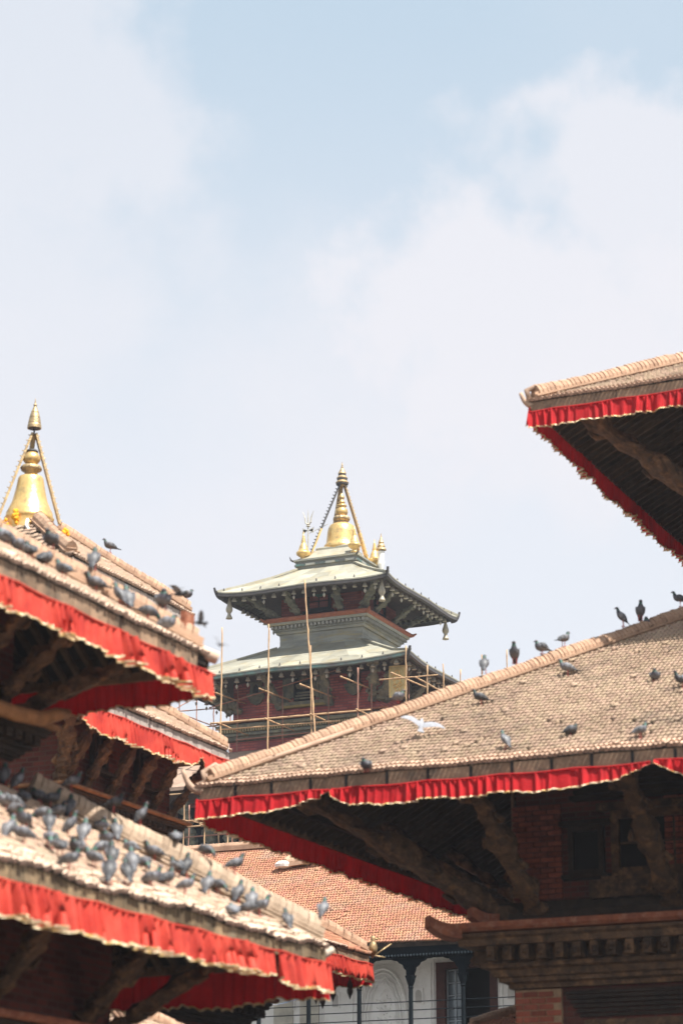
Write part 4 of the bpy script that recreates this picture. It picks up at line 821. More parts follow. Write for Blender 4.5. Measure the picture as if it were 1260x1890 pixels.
ub = Vector((cT[0] + 1.75, cT[1] + .75, 31.9))
MB().lathe(tuple(ub), [(.03, 0), (.03, .8), (.24, .86), (.22, .93), (.16, 1.0), (.19, 1.03), (.14, 1.14), (.10, 1.18), (.13, 1.21), (.05, 1.42), (.03, 1.5), (.01, 1.66)], 18).build('banner_umbrella', M_golddull, rU)
MB().lathe(tuple(ub), [(.10, -.05), (.16, .2), (.14, .5), (.15, .80)], 12).build('white_banner_cloth', M_ribbon, rU)
# cornice, copper band
MB().square(cT, [(1.95, 28.98), (2.42, 28.98), (2.52, 29.06), (2.50, 29.16), (2.3, 29.24), (1.95, 29.28)]).build('terracotta_course', mat('bright_terracotta', (.46, .17, .09), (.34, .12, .08), .8, scale=5, bump=.5), T)
MB().square(cT, [(1.98, 28.50), (2.10, 28.50), (2.14, 28.60), (2.24, 28.64), (2.22, 28.70), (2.22, 28.84), (2.40, 28.86), (2.44, 28.97), (1.98, 28.97)]).build('cornice', M_copd, T)
dm = MB().box(-.055, .055, -.10, .08, -.065, .065).mesh('dentil', mat('pale_grey_dentil', (.38, .38, .34), None, .7))
for sd_ in ('front', 'right'):
    n, e = SD[sd_]
    for i in range(24): link('dentil', dm, T, loc=PT(cT, sd_, -2.2 + i * .191, 2.27, 28.77), rot=(0, 0, math.atan2(e[1], e[0])))
for sd_ in ('front', 'right', 'back', 'left'):
    for j, (z0, z1, r0, r1) in enumerate(((28.20, 28.50, 1.98, 2.0), (27.98, 28.20, 1.98, 1.98), (27.72, 27.98, 2.16, 2.0))):
        s_ = -1.0; k = 0; rs = random.Random(j * 7 + len(sd_))
        while s_ < 1:
            t = min(s_ + rs.uniform(.22, .42), 1.0); b = MB(); o = rs.uniform(0, .02)
            b.v = [tuple(PT(cT, sd_, s_ * r0, r0 + o, z0)), tuple(PT(cT, sd_, t * r0, r0 + o, z0)), tuple(PT(cT, sd_, t * r1, r1 + o, z1)), tuple(PT(cT, sd_, s_ * r1, r1 + o, z1)),
                   tuple(PT(cT, sd_, s_ * r0, r0 - .06, z0)), tuple(PT(cT, sd_, t * r0, r0 - .06, z0)), tuple(PT(cT, sd_, t * r1, r1 - .06, z1)), tuple(PT(cT, sd_, s_ * r1, r1 - .06, z1))]
            b.f = [(0, 1, 2, 3), (7, 6, 5, 4), (0, 4, 5, 1), (1, 5, 6, 2), (2, 6, 7, 3), (3, 7, 4, 0)]; b.build('copper_panel', M_copd, T); s_ = t
MB().square(cT, [(1.93, 27.6), (1.93, 28.95)]).build('band_core', M_copd, T)
for dg_ in DIAG:
    sx, sy = DIAG[dg_]; p = Vector((cT[0] + sx * 2.42, cT[1] + sy * 2.42, 29.06)); MB().tube([p, p + Vector((sx * .12, sy * .12, .02)), p + Vector((sx * .24, sy * .24, .12))], [.10, .08, .03], 6).build('cornice_tip', M_terra, T)
# struts of both storeys
def tstruts(rw, zf, W, zz, ss, w, seed):
    for dg_ in DIAG:
        sx, sy = DIAG[dg_]; f_ = Vector((cT[0] + sx * (rw + .02), cT[1] + sy * (rw + .02), zf)); r = W - .75; strut(T, f_, (cT[0] + sx * r, cT[1] + sy * r, zz(r, 0) - .15), w * 1.15, M_green, seed, name='corner_strut')
    for sd_ in ('front', 'right'):
        for i, s_ in enumerate(ss): strut(T, PT(cT, sd_, s_, rw + .04, zf), PT(cT, sd_, s_ * 1.25, W - .65, zz(W - .7, 0) - .12), w, M_green, seed + 3 + i)
tstruts(1.97, 29.22, 4.1, zzU, (-1.0, 1.0), .33, 201)
tstruts(3.52, 24.75, 5.8, zzL, (-3.15, -1.15, 1.15, 3.15), .38, 221)
# upper window openings with lattice and a shield
window(T, cT, 'front', 1.93, -.1, 29.88, .95, .62, m=M_teal, fr=.12, bars=(2, 2))
window(T, cT, 'right', 1.93, 0.0, 29.88, .95, .62, m=M_teal, fr=.12, bars=(2, 2))
q = PT(cT, 'front', .02, 2.15, 30.3); MB().prism([(.29 * math.cos(a * PI / 8), .27 * math.sin(a * PI / 8) * (1 + .12 * (a % 2))) for a in range(16)], q - Vector((0, .03, 0)), (1, 0, 0), (0, 0, 1), (0, 1, 0), .06).build('round_shield', M_shield, T)
for sd_, s_ in (('front', 1.45), ('right', 1.3), ('right', -1.45)): q = PT(cT, sd_, s_, 1.97, 30.35); n, e = SD[sd_]; MB().beam(q - Vector((e[0], e[1], 0)) * .22, q + Vector((e[0], e[1], 0)) * .22, .05, .26).build('small_green_plate', M_shield, T)
MB().square(cT, [(1.97, 30.75), (2.03, 30.75), (2.03, 31.0), (1.97, 31.0)], closed=True).build('wall_plate', M_teal, T)
# middle storey: carved centre window, two niche windows
def carved(sd_, s_, wsc=1.0):
    p = lambda a, o, z: PT(cT, sd_, s_ + a * wsc, 3.5 + o, z); n, e = SD[sd_]; up = (n[0], n[1], 0)
    b = MB()
    for i in range(4): w_ = .95 - i * .14; h0 = 24.95 + i * .10; h1 = 27.0 - i * .12; o = .20 - i * .045
    for i in range(4):
        w_ = .95 - i * .14; h0 = 24.95 + i * .08; h1 = 26.85 - i * .10; o = .05 + i * .03
        for sg in (-1, 1): b.beam(p(sg * w_, o, h0), p(sg * w_, o, h1), .13, .12, up=up)
        b.beam(p(-w_, o, h1), p(w_, o, h1), .12, .12)
    b.beam(p(-1.5, .12, 26.95), p(1.5, .12, 26.95), .25, .16); b.beam(p(-1.35, .1, 24.9), p(1.35, .1, 24.9), .25, .16); b.beam(p(-1.7, .07, 26.72), p(1.7, .07, 26.72), .15, .10)
    o = b.build('carved_window', M_green, T)
    MB().beam(p(0, .03, 24.95), p(0, .03, 26.7), 1.0 * wsc, .04, up=up).build('glass_or_dark_infill', M_teal, o)
    f = MB(); q = p(0, .16, 25.9); f.lathe((q.x, q.y, q.z), [(.10, -.38), (.30, -.34), (.34, -.22), (.22, -.16), (.16, -.08), (.22, .05), (.20, .14), (.08, .2), (.13, .26), (.13, .38), (.06, .46), (.02, .52)], 12)
    for r_ in (.36, .44): f.tube([p(r_ * math.cos(a), .10, 26.02 + r_ * 1.1 * math.sin(a)) for a in [PI * i / 12 for i in range(13)]], .035, 6)
    f.build('carved_figure', M_green, o)
    for i in range(3): MB().beam(p(-.42 + .05 * i, .1, 25.12 + i * .12), p(.42 - .05 * i, .1, 25.12 + i * .12), .16, .06).build('pedestal_step', M_green, o)
    MB().beam(p(-1.1, .14, 24.78), p(1.1, .14, 24.78), .18, .10).build('ochre_sill', mat('ochre_sill', (.34, .27, .10), None, .8), o)
carved('front', -.05); carved('right', 0)
def niche(sd_, s_, z):
    p = lambda a, o, zz_: PT(cT, sd_, s_ + a, 3.5 + o, zz_); n, e = SD[sd_]
    o = MB().prism([(-.42, -.12), (-.34, -.26), (-.22, -.42), (0, -.52), (.22, -.42), (.34, -.26), (.42, -.12), (.30, -.08), (.27, .35), (.34, .52), (.20, .72), (0, .86), (-.20, .72), (-.34, .52), (-.27, .35), (-.30, -.08)], p(0, 0, z), (e[0], e[1], 0), (0, 0, 1), (n[0], n[1], 0), .14).build('niche_window', M_green, T)
    MB().prism([(-.12, 0), (.12, 0), (.12, .26), (.06, .36), (0, .39), (-.06, .36), (-.12, .26)], p(0, .135, z + .02), (e[0], e[1], 0), (0, 0, 1), (n[0], n[1], 0), .012).build('glass_or_dark_infill', M_dark, o)  # dark plate stands in for the niche's shaded opening
    b = MB(); b.beam(p(-.40, .16, z - .06), p(.40, .16, z - .06), .16, .10); b.tube([p(-.17, .15, z), p(-.17, .15, z + .28), p(0, .15, z + .46), p(.17, .15, z + .28), p(.17, .15, z)], .035, 6); b.build('frame', M_green, o)
for sd_ in ('front', 'right'):
    for s_ in (-2.35, 2.3): niche(sd_, s_, 25.55)
for s_ in (-3.0, 3.0): q = PT(cT, 'front', s_, 3.52, 25.3)
# lower cornice with ochre dentils
MB().square(cT, [(3.6, 23.45), (3.8, 23.5), (3.84, 23.62), (3.96, 23.66), (3.96, 23.76), (3.88, 23.80), (3.88, 23.95), (4.05, 24.0), (4.1, 24.1), (3.9, 24.2), (3.5, 24.3)]).build('lower_cornice', M_green, T)
MB().square(cT, [(3.9, 24.24), (4.05, 24.24), (4.05, 24.32), (3.5, 24.40)]).build('lower_terracotta_course', M_terra, T)
b = MB()
for sd_ in ('front', 'right'):
    for i in range(62):
        q = PT(cT, sd_, -3.9 + i * .127, 3.97, 23.88); b.box(q.x - .035, q.x + .035, q.y - .05, q.y + .05, q.z - .07, q.z + .07)
b.build('cornice_teeth', mat('ochre_teeth', (.42, .35, .20), None, .8), T, kind='stuff')
# hidden third roof and dark struts under it, glimpsed between the temples
MB().square(cT, [(4.2, 22.9), (7.4, 20.9), (7.4, 20.75), (4.2, 22.6)]).build('third_roof', M_tile, T)
for i in range(12): strut(T, PT(cT, 'front', -5.0 + i * .9, 5.25, 17.4), PT(cT, 'front', -5.0 + i * .9, 6.9, 20.5), .42, M_green, 260 + i, dep=.9)
MB().square(cT, [(5.2, 16.6), (5.6, 16.7), (5.8, 17.1), (5.2, 17.3)]).build('third_cornice', M_teal, T)
MB().square(cT, [(5.22, 17.3), (5.22, 20.4)]).build('dark_gallery', M_teal, T)
seat(T, (cT[0], cT[1], 0))
# hanging ornaments and bells
def bellbody(b, c, s, tongue=True):
    b.lathe((c.x, c.y, c.z), [(.02 * s, 0), (.035 * s, -.02 * s), (.06 * s, -.06 * s), (.075 * s, -.12 * s), (.10 * s, -.17 * s), (.085 * s, -.175 * s)], 10)
    return b
def small_bell(x, y, z, label, s=1.0, leaf=True):
    bo = MB(); bellbody(bo, Vector((0, 0, -.12)), s * 1.15); o = bo.build('wind_bell', M_bell, None, smooth=False); tag(o, label, 'bell', 'wind bells under the tower eaves'); o.location = (x, y, z)
    MB().tube([(0, 0, .03), (0, 0, -.14)], .008, 5).build('hanger', M_lead, o)
    if leaf:
        c = MB(); c.tube([(0, 0, -.28 * s), (0, 0, -.40 * s)], .006, 4); c.lathe((0, 0, -.40 * s), [(.01, 0), (.05 * s, -.05 * s), (.06 * s, -.10 * s), (.03 * s, -.16 * s), (.005, -.20 * s)], 8); c.build('clapper_leaf', M_bell, o)
def ordn(i):
    w = ['first', 'second', 'third', 'fourth', 'fifth', 'sixth', 'seventh', 'eighth', 'ninth', 'tenth', 'eleventh', 'twelfth', 'thirteenth', 'fourteenth', 'fifteenth', 'sixteenth', 'seventeenth', 'eighteenth', 'nineteenth', 'twentieth']
    return w[i] if i < 20 else 'twenty-' + w[i - 20]
rb = random.Random(5)
for (W, zz, nm, nn, rr) in ((4.1, zzU, 'top', 15, 3.75), (5.8, zzL, 'second', 20, 5.4)):
    for i in range(nn):
        s_ = -rr + .35 + (2 * rr - .7) * i / (nn - 1)
        q = PT(cT, 'front', s_, rr, zz(rr, s_) - .2); lf = rb.random() < .5
        small_bell(q.x, q.y, q.z, '%s bell from the left along the front eave of the tower\'s %s roof' % (ordn(i), nm), .95 + rb.uniform(-.08, .1), lf)
    for i in range(nn - 1):
        s_ = -rr + .55 + (2 * rr - .9) * i / (nn - 2); q = PT(cT, 'right', s_, rr, zz(rr, s_) - .2); lf = rb.random() < .5
        small_bell(q.x, q.y, q.z, '%s bell from the near corner along the right-hand eave of the tower\'s %s roof' % (ordn(i), nm), .95 + rb.uniform(-.08, .1), lf)
for i in range(12):
    s_ = -3.0 + i * .45; q = PT(cT, 'left', s_, 3.85, zzU(3.85, s_) - .2); small_bell(q.x, q.y, q.z, '%s dark bell hanging in silhouette on the far left eave of the tower\'s top roof' % ordn(i), .95, rb.random() < .2)
for i in range(9):
    s_ = -4.8 + i * 1.0; q = PT(cT, 'left', s_, 5.5, zzL(5.5, s_) - .2); small_bell(q.x, q.y, q.z, '%s dark bell on the left eave of the tower\'s second roof' % ordn(i), .95, True)
for sx, sy, lb in ((-1, -1, 'long vase-shaped ornament hanging from the left corner of the tower\'s top roof'), (1, -1, 'pale vase-shaped ornament hanging at the near corner of the tower\'s top roof'), (1, 1, 'vase-shaped ornament hanging from the right corner of the tower\'s top roof against the sky')):
    r_ = 3.68; z_ = zzU(3.7, 3.7) - .28
    o = MB().lathe((0, 0, 0), [(.02, .0), (.045, -.10), (.06, -.25), (.10, -.42), (.145, -.55), (.155, -.64), (.13, -.72), (.08, -.78), (.075, -.84), (.10, -.90), (.135, -.98), (.15, -1.04), (.12, -1.05)], 18).build('hanging_ornament', mat('bleached_gilt', (.50, .44, .32), (.36, .32, .25), .5, metal=.2, scale=9, bump=.4), None, smooth=True)
    tag(o, lb, 'ornament', 'vase-shaped ornaments at the tower roof corners'); o.location = (cT[0] + sx * r_, cT[1] + sy * r_, z_)
    MB().tube([(0, 0, -.02), (0, 0, .22)], .015, 5).build('hanger', M_lead, o)
# gilt plaque hung near the corner
pc = Vector((-38.44, 91.25, 25.1))
o = MB().box(-.36, .36, -.025, .025, -.68, .68).build('gilt_plaque', mat('hammered_gilt_sheet', (.62, .50, .24), (.50, .38, .17), .5, metal=.35, scale=6, bump=.9, bscale=9), None); o.location = pc; o.rotation_euler = (0, 0, .1)
tag(o, 'gilt embossed plaque hanging under the near corner of the tower\'s second roof', 'plaque')
b = MB()
for x0, z0, r_ in ((.0, .38, .10), (-.12, .16, .11), (.12, .18, .10), (.0, -.02, .13), (-.1, -.2, .09), (.13, -.14, .08), (.02, -.34, .10)): b.tube([(x0 + r_ * math.cos(a), -.035, z0 + r_ * math.sin(a)) for a in [i * PI / 5 for i in range(11)]], .022, 6)
for a0, a1, b0, b1 in ((-.34, .34, .64, .67), (-.34, .34, -.67, -.64), (-.35, -.32, -.67, .67), (.32, .35, -.67, .67)): b.box(a0, a1, -.045, -.02, b0, b1)
b.build('embossed_relief', M_gold, o)
MB().tube([(-.25, 0, .66), (-.02, 0, 1.0), (.25, 0, .66)], .015, 5).build('hanger', M_lead, o)
# bamboo scaffold
S = thing('bamboo_scaffold', 'thin bamboo pole scaffold standing round the brick tower', 'scaffold')
rp = random.Random(9)
def pole(a, b_, r=.045, m=None, end=0.0):
    a = Vector(a); b_ = Vector(b_); k = max(4, int((b_ - a).length / .22)) if (b_ - a).length < 12 else int((b_ - a).length / .3); pts = []; rr = []; d = b_ - a
    for i in range(k + 1):
        t = i / k; pts.append(a + d * t + Vector((rp.uniform(-.012, .012), rp.uniform(-.012, .012), 0))); rr.append(r * .72 * (1 - .25 * t) * (1.22 if i % 3 == 0 else 1))
    MB().tube(pts, rr, 7).build('pole', m or M_bamboo, S, smooth=True)
yo, yi = 89.7, 91.9
for x, zt in ((-45.94, 27.87), (-43.72, 27.78), (-37.42, 26.17), (-36.48, 25.25)): pole((x, yo, 0), (x + .02, yo, zt), .055)
pole((-41.28, yo - .05, 20), (-42.01, yo - .05, 29.54), .055); pole((-41.5, yo + .1, 0), (-41.78, yo + .1, 26.67), .05); pole((-39.57, yo, 0), (-39.57, yo, 25.46), .055, M_bamboor); pole((-39.9, yo + .2, 0), (-40.0, yo + .2, 22), .05)
for x, zt in ((-46.24, 25.7), (-44.07, 25.37), (-41.91, 26.12), (-39.91, 25.92), (-38.2, 26.0)): pole((x, yi, 18), (x, yi, zt), .04, M_bamboor)
for x, z_ in ((-46.32, 25.05), (-43.96, 24.91), (-42.06, 24.92), (-40.19, 25.06), (-37.9, 25.0)): pole((x, yo - .35, z_), (x + .1, yi + .9, z_ + .12), .05)
for x in (-45.9, -43.7, -41.6, -39.5): pole((x, yo - .3, 23.62), (x, yi + .5, 23.66), .045)
pole((-46.4, yo, 23.70), (-39.0, yo + .0, 23.62), .06, M_bamboo); pole((-46.2, yo + .06, 23.42), (-40.4, yo + .06, 23.30), .045); pole((-46.3, yi, 23.4), (-38, yi, 23.45), .045, M_bamboor)
pole((-47.6, yi, 24.95), (-41.2, yi, 26.1), .04, M_bamboor); pole((-48.2, yi + .4, 24.2), (-46.2, yi + .3, 24.25), .045)
for i, y in enumerate((92.6, 94.6, 97.2, 100.4)): pole((-36.9, y, 0), (-36.9, y, (26.0, 26.2, 27.45, 28.4)[i]), .05)
pole((-36.9, 89.5, 24.75), (-36.9, 101, 24.8), .045); pole((-38.6, yo, 24.85), (-36.0, yo, 24.8), .04)
for i in range(5): y = 93 + i * 1.7; pole((-50.6, y, 0), (-50.6, y, 27.3 + (i % 2) * .4), .045, M_bamboor)
for z_ in (25.5, 26.8): pole((-50.6, 92, z_), (-50.6, 101, z_ + .2), .04, M_bamboor); pole((-51.4, 94.4, z_ + .1), (-47.8, 94.4, z_), .04, M_bamboor)
pole((-50.6, 93, 25), (-50.6, 97, 27), .035, M_bamboor)
# lower lifts seen between the temples
for x in (-46.9, -45.9, -44.95, -43.9, -43.0, -42.0): pole((x, 86.5, 0), (x, 86.5, 19.35 + rp.uniform(-.4, 1.2)), .05)
for x in (-46.4, -44.4, -42.8): pole((x, 87.9, 0), (x, 87.9, 19.9), .04, M_bamboor)
pole((-47.6, 86.45, 18.95), (-40.5, 86.45, 18.92), .045); pole((-47.6, 86.45, 18.72), (-40.5, 86.45, 18.66), .05); pole((-47.2, 86.6, 18.3), (-40.2, 86.6, 18.35), .04, M_bamboor); pole((-45.9, 86.4, 19.0), (-42.6, 87.9, 18.35), .035); pole((-47.2, 86.5, 20.1), (-43.9, 86.5, 20.1), .04)
for x in (-46.9, -45.0, -43.0): pole((x, 86.2, 18.72), (x, 88.2, 18.75), .04)
seat(S, (-42, 89.7, 0))

# ------------------------------------------------------------------ white palace wing with tiled roof
T = thing('palace_wing', 'white palace wing with an orange tiled roof and dark arcaded balcony behind the temples', 'building')
yE, zE_, zR_ = 56.72, 9.46, 13.2; tP = .62; cP = (-26.0, yE + 6.05); WP = 6.05
x0, x1 = -38.0, -15.0
rf = MB().add([(x0, yE + .03, zE_ - .03), (x1, yE + .03, zE_ - .03), (x1, cP[1], zR_ - .02), (x0, cP[1], zR_ - .02), (x0, yE + .03, zE_ - .13), (x1, yE + .03, zE_ - .13), (x1, cP[1], zR_ - .14), (x0, cP[1], zR_ - .14), (x0, cP[1] + WP, zE_ - .03), (x1, cP[1] + WP, zE_ - .03), (x0, cP[1] + WP, zE_ - .13), (x1, cP[1] + WP, zE_ - .13)],
     [(0, 1, 2, 3), (7, 6, 5, 4), (0, 4, 5, 1), (3, 2, 9, 8), (7, 10, 11, 6), (8, 9, 11, 10), (0, 3, 7, 4), (1, 5, 6, 2), (3, 8, 10, 7), (2, 6, 11, 9)]).build('roof', M_wood, T)
_sd = dict(SD)
def ptiles(yc, W, zE, tan, kt, xa, xb, side, **k):     # straight slope: no hips
    c = ((xa + xb) / 2, yc); big = 400
    # the shared tile layer clips at hips, so give it a long eave and shift its origin
    n, e = SD[side]
    return c
def straight_tiles(parent, xa, xb, ye, zE, tan, run, sgn, w, h, m, seed, excl=None):
    rs = np.random.RandomState(seed); th = math.atan(tan); ct, st = math.cos(th), math.sin(th)
    E_ = np.array([1.0 * sgn, 0, 0]); S_ = np.array([0, ct * sgn, st]); N_ = np.cross(E_, S_)
    tv, tf = tile_arrays(w, h, .018, .026); rows = int(run / ct / h); cs = []
    for j in range(rows + 1):
        xx = np.arange(xa + (j % 2) * w / 2, xb, w)
        for x in xx:
            if excl and excl(x, ye + j * h * ct * sgn): continue
            cs.append((x, j))
    cs = np.array(cs); s = cs[:, 0]; j = cs[:, 1]; nn = len(cs)
    t = j * h - .03 + rs.uniform(-.012, .012, nn); dz = rs.uniform(-.005, .006, nn) + .02 * np.sin(s * 1.3 + seed) * np.sin(j * .13 + s * .2); rot = rs.normal(0, .035, nn)
    odd = rs.rand(nn) < .01; dz = dz + odd * .02; rot = rot + odd * rs.normal(0, .2, nn)
    X = tv[None, :, 0] * np.cos(rot)[:, None] - tv[None, :, 1] * np.sin(rot)[:, None]; Y = tv[None, :, 0] * np.sin(rot)[:, None] + tv[None, :, 1] * np.cos(rot)[:, None]
    O = np.array([0, ye, zE])
    Pn = O + (s[:, None, None] * np.array([1.0, 0, 0])) + X[:, :, None] * E_ + (t[:, None] + Y)[:, :, None] * S_ + (tv[:, 2][None, :, None] * N_) + dz[:, None, None] * np.array([0, 0, 1.0])
    V = Pn.reshape(-1, 3); F = (tf[None] + (np.arange(nn) * len(tv))[:, None, None]).reshape(-1, 4)
    me = bpy.data.meshes.new('tile_field'); me.vertices.add(len(V)); me.vertices.foreach_set('co', V.ravel()); me.loops.add(len(F) * 4); me.loops.foreach_set('vertex_index', F.ravel().astype(np.int32))
    me.polygons.add(len(F)); me.polygons.foreach_set('loop_start', np.arange(len(F), dtype=np.int32) * 4); me.update(); me.validate(); me.materials.append(m)
    a = me.attributes.new('v', 'FLOAT', 'POINT'); a.data.foreach_set('value', np.repeat(rs.beta(2, 2, nn), len(tv)).astype(np.float32))
    a = me.attributes.new('h', 'FLOAT', 'POINT'); a.data.foreach_set('value', np.repeat(rs.rand(nn), len(tv)).astype(np.float32))
    return link('tile_field', me, parent, 'stuff')
straight_tiles(rf, -33.5, x1, yE, zE_, tP, WP, 1, .085, .15, M_tile_o, 71)
straight_tiles(rf, x0, -33.5, yE, zE_, tP, WP, 1, .25, .3, M_tile_o, 72)
straight_tiles(rf, x0, x1, yE + 2 * WP, zE_, tP, WP, -1, .3, .3, M_tile_o, 73)
me = ridge_piece(.13, .15, .12).mesh('ridge_tile', M_ridge)
MB().beam((x0, cP[1], zR_ + .06), (x1, cP[1], zR_ + .06), .36, .12).build('ridge_bed', M_ridge, rf)
for i in range(210): link('ridge_tile', me, rf, loc=(x0 + .1 + i * .108, cP[1], zR_ + .10), rot=(0, rp.gauss(-.12, .03), 0))
# small hipped dormer roof breaking through the slope
dx, dy = -29.3, yE + 4.6; zd = zE_ + 4.6 * tP
D = MB(); D.add([(dx, dy, zd + .02), (dx + .8, dy + .2, zd + .62), (dx + 2.4, dy + .2, zd + .36), (dx + 2.4, dy + 1.6, zd + .9), (dx + .8, dy + 1.6, zd + 1.0), (dx - .1, dy + 1.6, zd + .9)], [(0, 2, 1), (1, 2, 3, 4), (0, 1, 4, 5)])
def beamrow(a, b_, name, n_):
    a = Vector(a); b_ = Vector(b_); d = (b_ - a); bd_ = MB().beam(a, b_, .34, .10); bd_.build(name + '_bed', M_ridge, rf); ang = math.atan2(d.y, d.x); sl = math.asin(d.z / d.length)
    for i in range(n_): p = a + d * ((i + .5) / n_); link('ridge_tile', me, rf, loc=p + Vector((0, 0, .04)), rot=(0, -sl, ang))
beamrow((dx, dy, zd + .10), (dx + .55, dy + 1.5, zd + 1.10), 'valley', 16)
beamrow((dx + .1, dy - .05, zd + .08), (dx + 3.2, dy + .35, zd + .42), 'valley', 28)
straight_tiles(rf, dx + .15, dx + .9, dy + .2, zd + .22, .8, 1.2, 1, .085, .15, M_tile_o, 75)
MB().lathe((dx - .0, dy - .08, zd + .0), [(.05, 0), (.24, .04), (.26, .12), (.16, .2), (.03, .22)], 12).build('lime_cap', M_white, rf)
MB().prism([(0, 0), (1.1, 0), (.55, .55)], (dx + .75, dy + .55, zd + .42), (1, 0, 0), (0, 0, 1), (0, 1, 0), 1.0).build('gablet', M_ridge, rf)
MB().box(dx + 1.12, dx + 1.45, dy + .53, dy + .56, zd + .45, zd + .68).build('gablet_opening', M_dark, rf)
# eave band
MB().box(x0, x1, yE + .05, yE + .14, zE_ - .32, zE_ - .05).box(x0, x1, yE + .10, yE + .28, zE_ - .40, zE_ - .20).build('eave_board', M_teal, T)
bm_ = MB().lathe((0, 0, 0), [(.005, -.03), (.028, -.01), (.028, .02), (.005, .04)], 6).mesh('bead', M_tealb)
for i in range(150): link('bead', bm_, T, loc=(-31 + i * .086, yE + .06, zE_ - .34))
cols = [-34.9 + i * 1.412 for i in range(14)]; cols = [-26.49 + (i - 6) * 1.412 for i in range(14)]
zsp = 8.52; zct = 9.10
for i, cx in enumerate(cols):
    MB().lathe((cx, yE + .18, 0), [(.06, 6.6), (.06, 7.05), (.075, 7.07), (.06, 7.1), (.055, 8.30), (.075, 8.33), (.06, 8.36), (.085, 8.42), (.13, 8.56), (.15, 8.62)], 10).build('column', M_teal, T)
    if i < len(cols) - 1:
        nx = cols[i + 1]; mxx = (cx + nx) / 2; hw_ = (nx - cx) / 2 - .07; b = MB(); nseg = 44; inner = []
        for k in range(nseg + 1):
            a = PI * k / nseg; sc_ = 1 - .045 * abs(math.cos(a * 9.5)); inner.append((mxx - hw_ * math.cos(a) * sc_, zsp - .02 + (zct - zsp) * (math.sin(a) ** .75) * sc_))
        for yy in (yE + .14, yE + .22):
            for (xx, z_) in inner: b.v += [(xx, yy, z_), (xx, yy, 9.14)]
        o_ = (nseg + 1) * 2
        for k in range(nseg):
            a = k * 2; b.f += [(a, a + 2, a + 3, a + 1), (o_ + a, o_ + a + 1, o_ + a + 3, o_ + a + 2), (a, o_ + a, o_ + a + 2, a + 2)]
        for e0, e1 in ((cx - .0, inner[0][0]), (inner[-1][0], nx)): b.box(e0, e1, yE + .14, yE + .22, zsp - .06, 9.14)
        b.build('scalloped_arch', M_teal, T)
        r_ = MB()
        for z_ in (7.98, 7.77, 7.55, 7.33, 7.11): r_.tube([(cx, yE + .18, z_), (nx, yE + .18, z_)], .013, 5)
        r_.build('balcony_rail', M_teal, T)
# wall behind the arcade
yW = yE + 1.35
MB().box(x0, -23.42, yW, yW + .4, 0, 10.05).box(-21.80, x1, yW, yW + .4, 0, 10.05).box(-23.42, -21.80, yW, yW + .4, 9.05, 10.05).box(-23.42, -21.80, yW, yW + .4, 0, 6.9).build('wall', M_white, T)
MB().box(x0, x1, yE + .1, yW, 6.3, 6.6).build('balcony_floor', M_white, T)
MB().box(x0 + .02, x1 - .02, yE + .4, yW + .05, 0, 6.3).build('ground_storey_wall', M_white, T)
MB().box(x0, x1, yE + .2, yW - .02, 9.30, 9.36).build('balcony_ceiling', M_white, T)  # ceiling, like the floor, made white to bounce light onto the wall
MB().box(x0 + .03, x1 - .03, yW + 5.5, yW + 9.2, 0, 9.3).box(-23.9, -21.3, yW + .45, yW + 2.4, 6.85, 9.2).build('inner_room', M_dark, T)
db = MB()
for a0, a1, b0, b1 in ((-23.44, -23.2, 6.6, 9.06), (-21.98, -21.78, 6.6, 9.06), (-23.2, -21.98, 8.9, 9.06)): db.box(a0, a1, yW - .04, yW + .2, b0, b1)
dr = db.build('door', M_rbwood, T)
lf = MB(); la = Vector((-23.18, yW + .12, 0)); ldir = Vector((.60, -.18, 0)).normalized(); lw = .52
for k in range(3): p = la + ldir * (lw * k / 2); lf.beam(p + Vector((0, 0, 6.7)), p + Vector((0, 0, 8.86)), .045, .05, up=(0, 1, 0))
for k in range(7): z_ = 6.95 + k * .318; lf.beam(la + Vector((0, 0, z_)), la + ldir * lw + Vector((0, 0, z_)), .04, .035)
leafo = lf.build('door_leaf', M_leaf, dr)
nrm_ = Vector((-ldir.y, ldir.x, 0))
for k in range(2):
    for j in range(6):
        p = la + ldir * (lw * (k + .5) / 2) + nrm_ * .012; MB().beam(p + Vector((0, 0, 6.98 + j * .318)), p + Vector((0, 0, 7.24 + j * .318)), lw / 2 - .05, .008, up=(nrm_.x, nrm_.y, 0)).build('glass_or_dark_infill', M_pane, leafo)
# plaster relief: large cusped niche, small niches, pilaster lines, louvred shutters
def relief(cx, w, z0, zt):
    b = MB()
    def arch(w_, zt_, rad, yy, cus=0):
        pts = [(cx - w_, yW - yy, z0)]
        for k in range(25):
            a = PI * k / 24; q = 1 - cus * abs(math.cos(a * 6.5)); pts.append((cx - w_ * math.cos(a) * q, yW - yy, z0 + .55 + (zt_ - z0 - .55) * (math.sin(a) ** .8) * q))
        pts.append((cx + w_, yW - yy, z0)); b.tube(pts, rad, 6)
    arch(w, zt, .05, .02); arch(w * .90, zt - .10, .022, .02); arch(w * .80, zt - .18, .022, .015, .06); arch(w * .68, zt - .27, .022, .012, .09); arch(w * .58, zt - .34, .012, .01, .05)
    rr_ = random.Random(3)
    for k in range(70):
        a = PI * rr_.random(); q = rr_.uniform(.1, .55); x = cx - w * q * math.cos(a); z_ = z0 + .3 + (zt - z0 - .7) * q * 1.6 * math.sin(a); b.lathe((x, yW - .0, z_), [(.01, -.03), (.035, -.01), (.035, .01), (.01, .03)], 6)
    b.build('arched_relief', M_white, T)
for cx in (-24.92, -30.4, -19.6): relief(cx, .66, 6.9, 8.98)
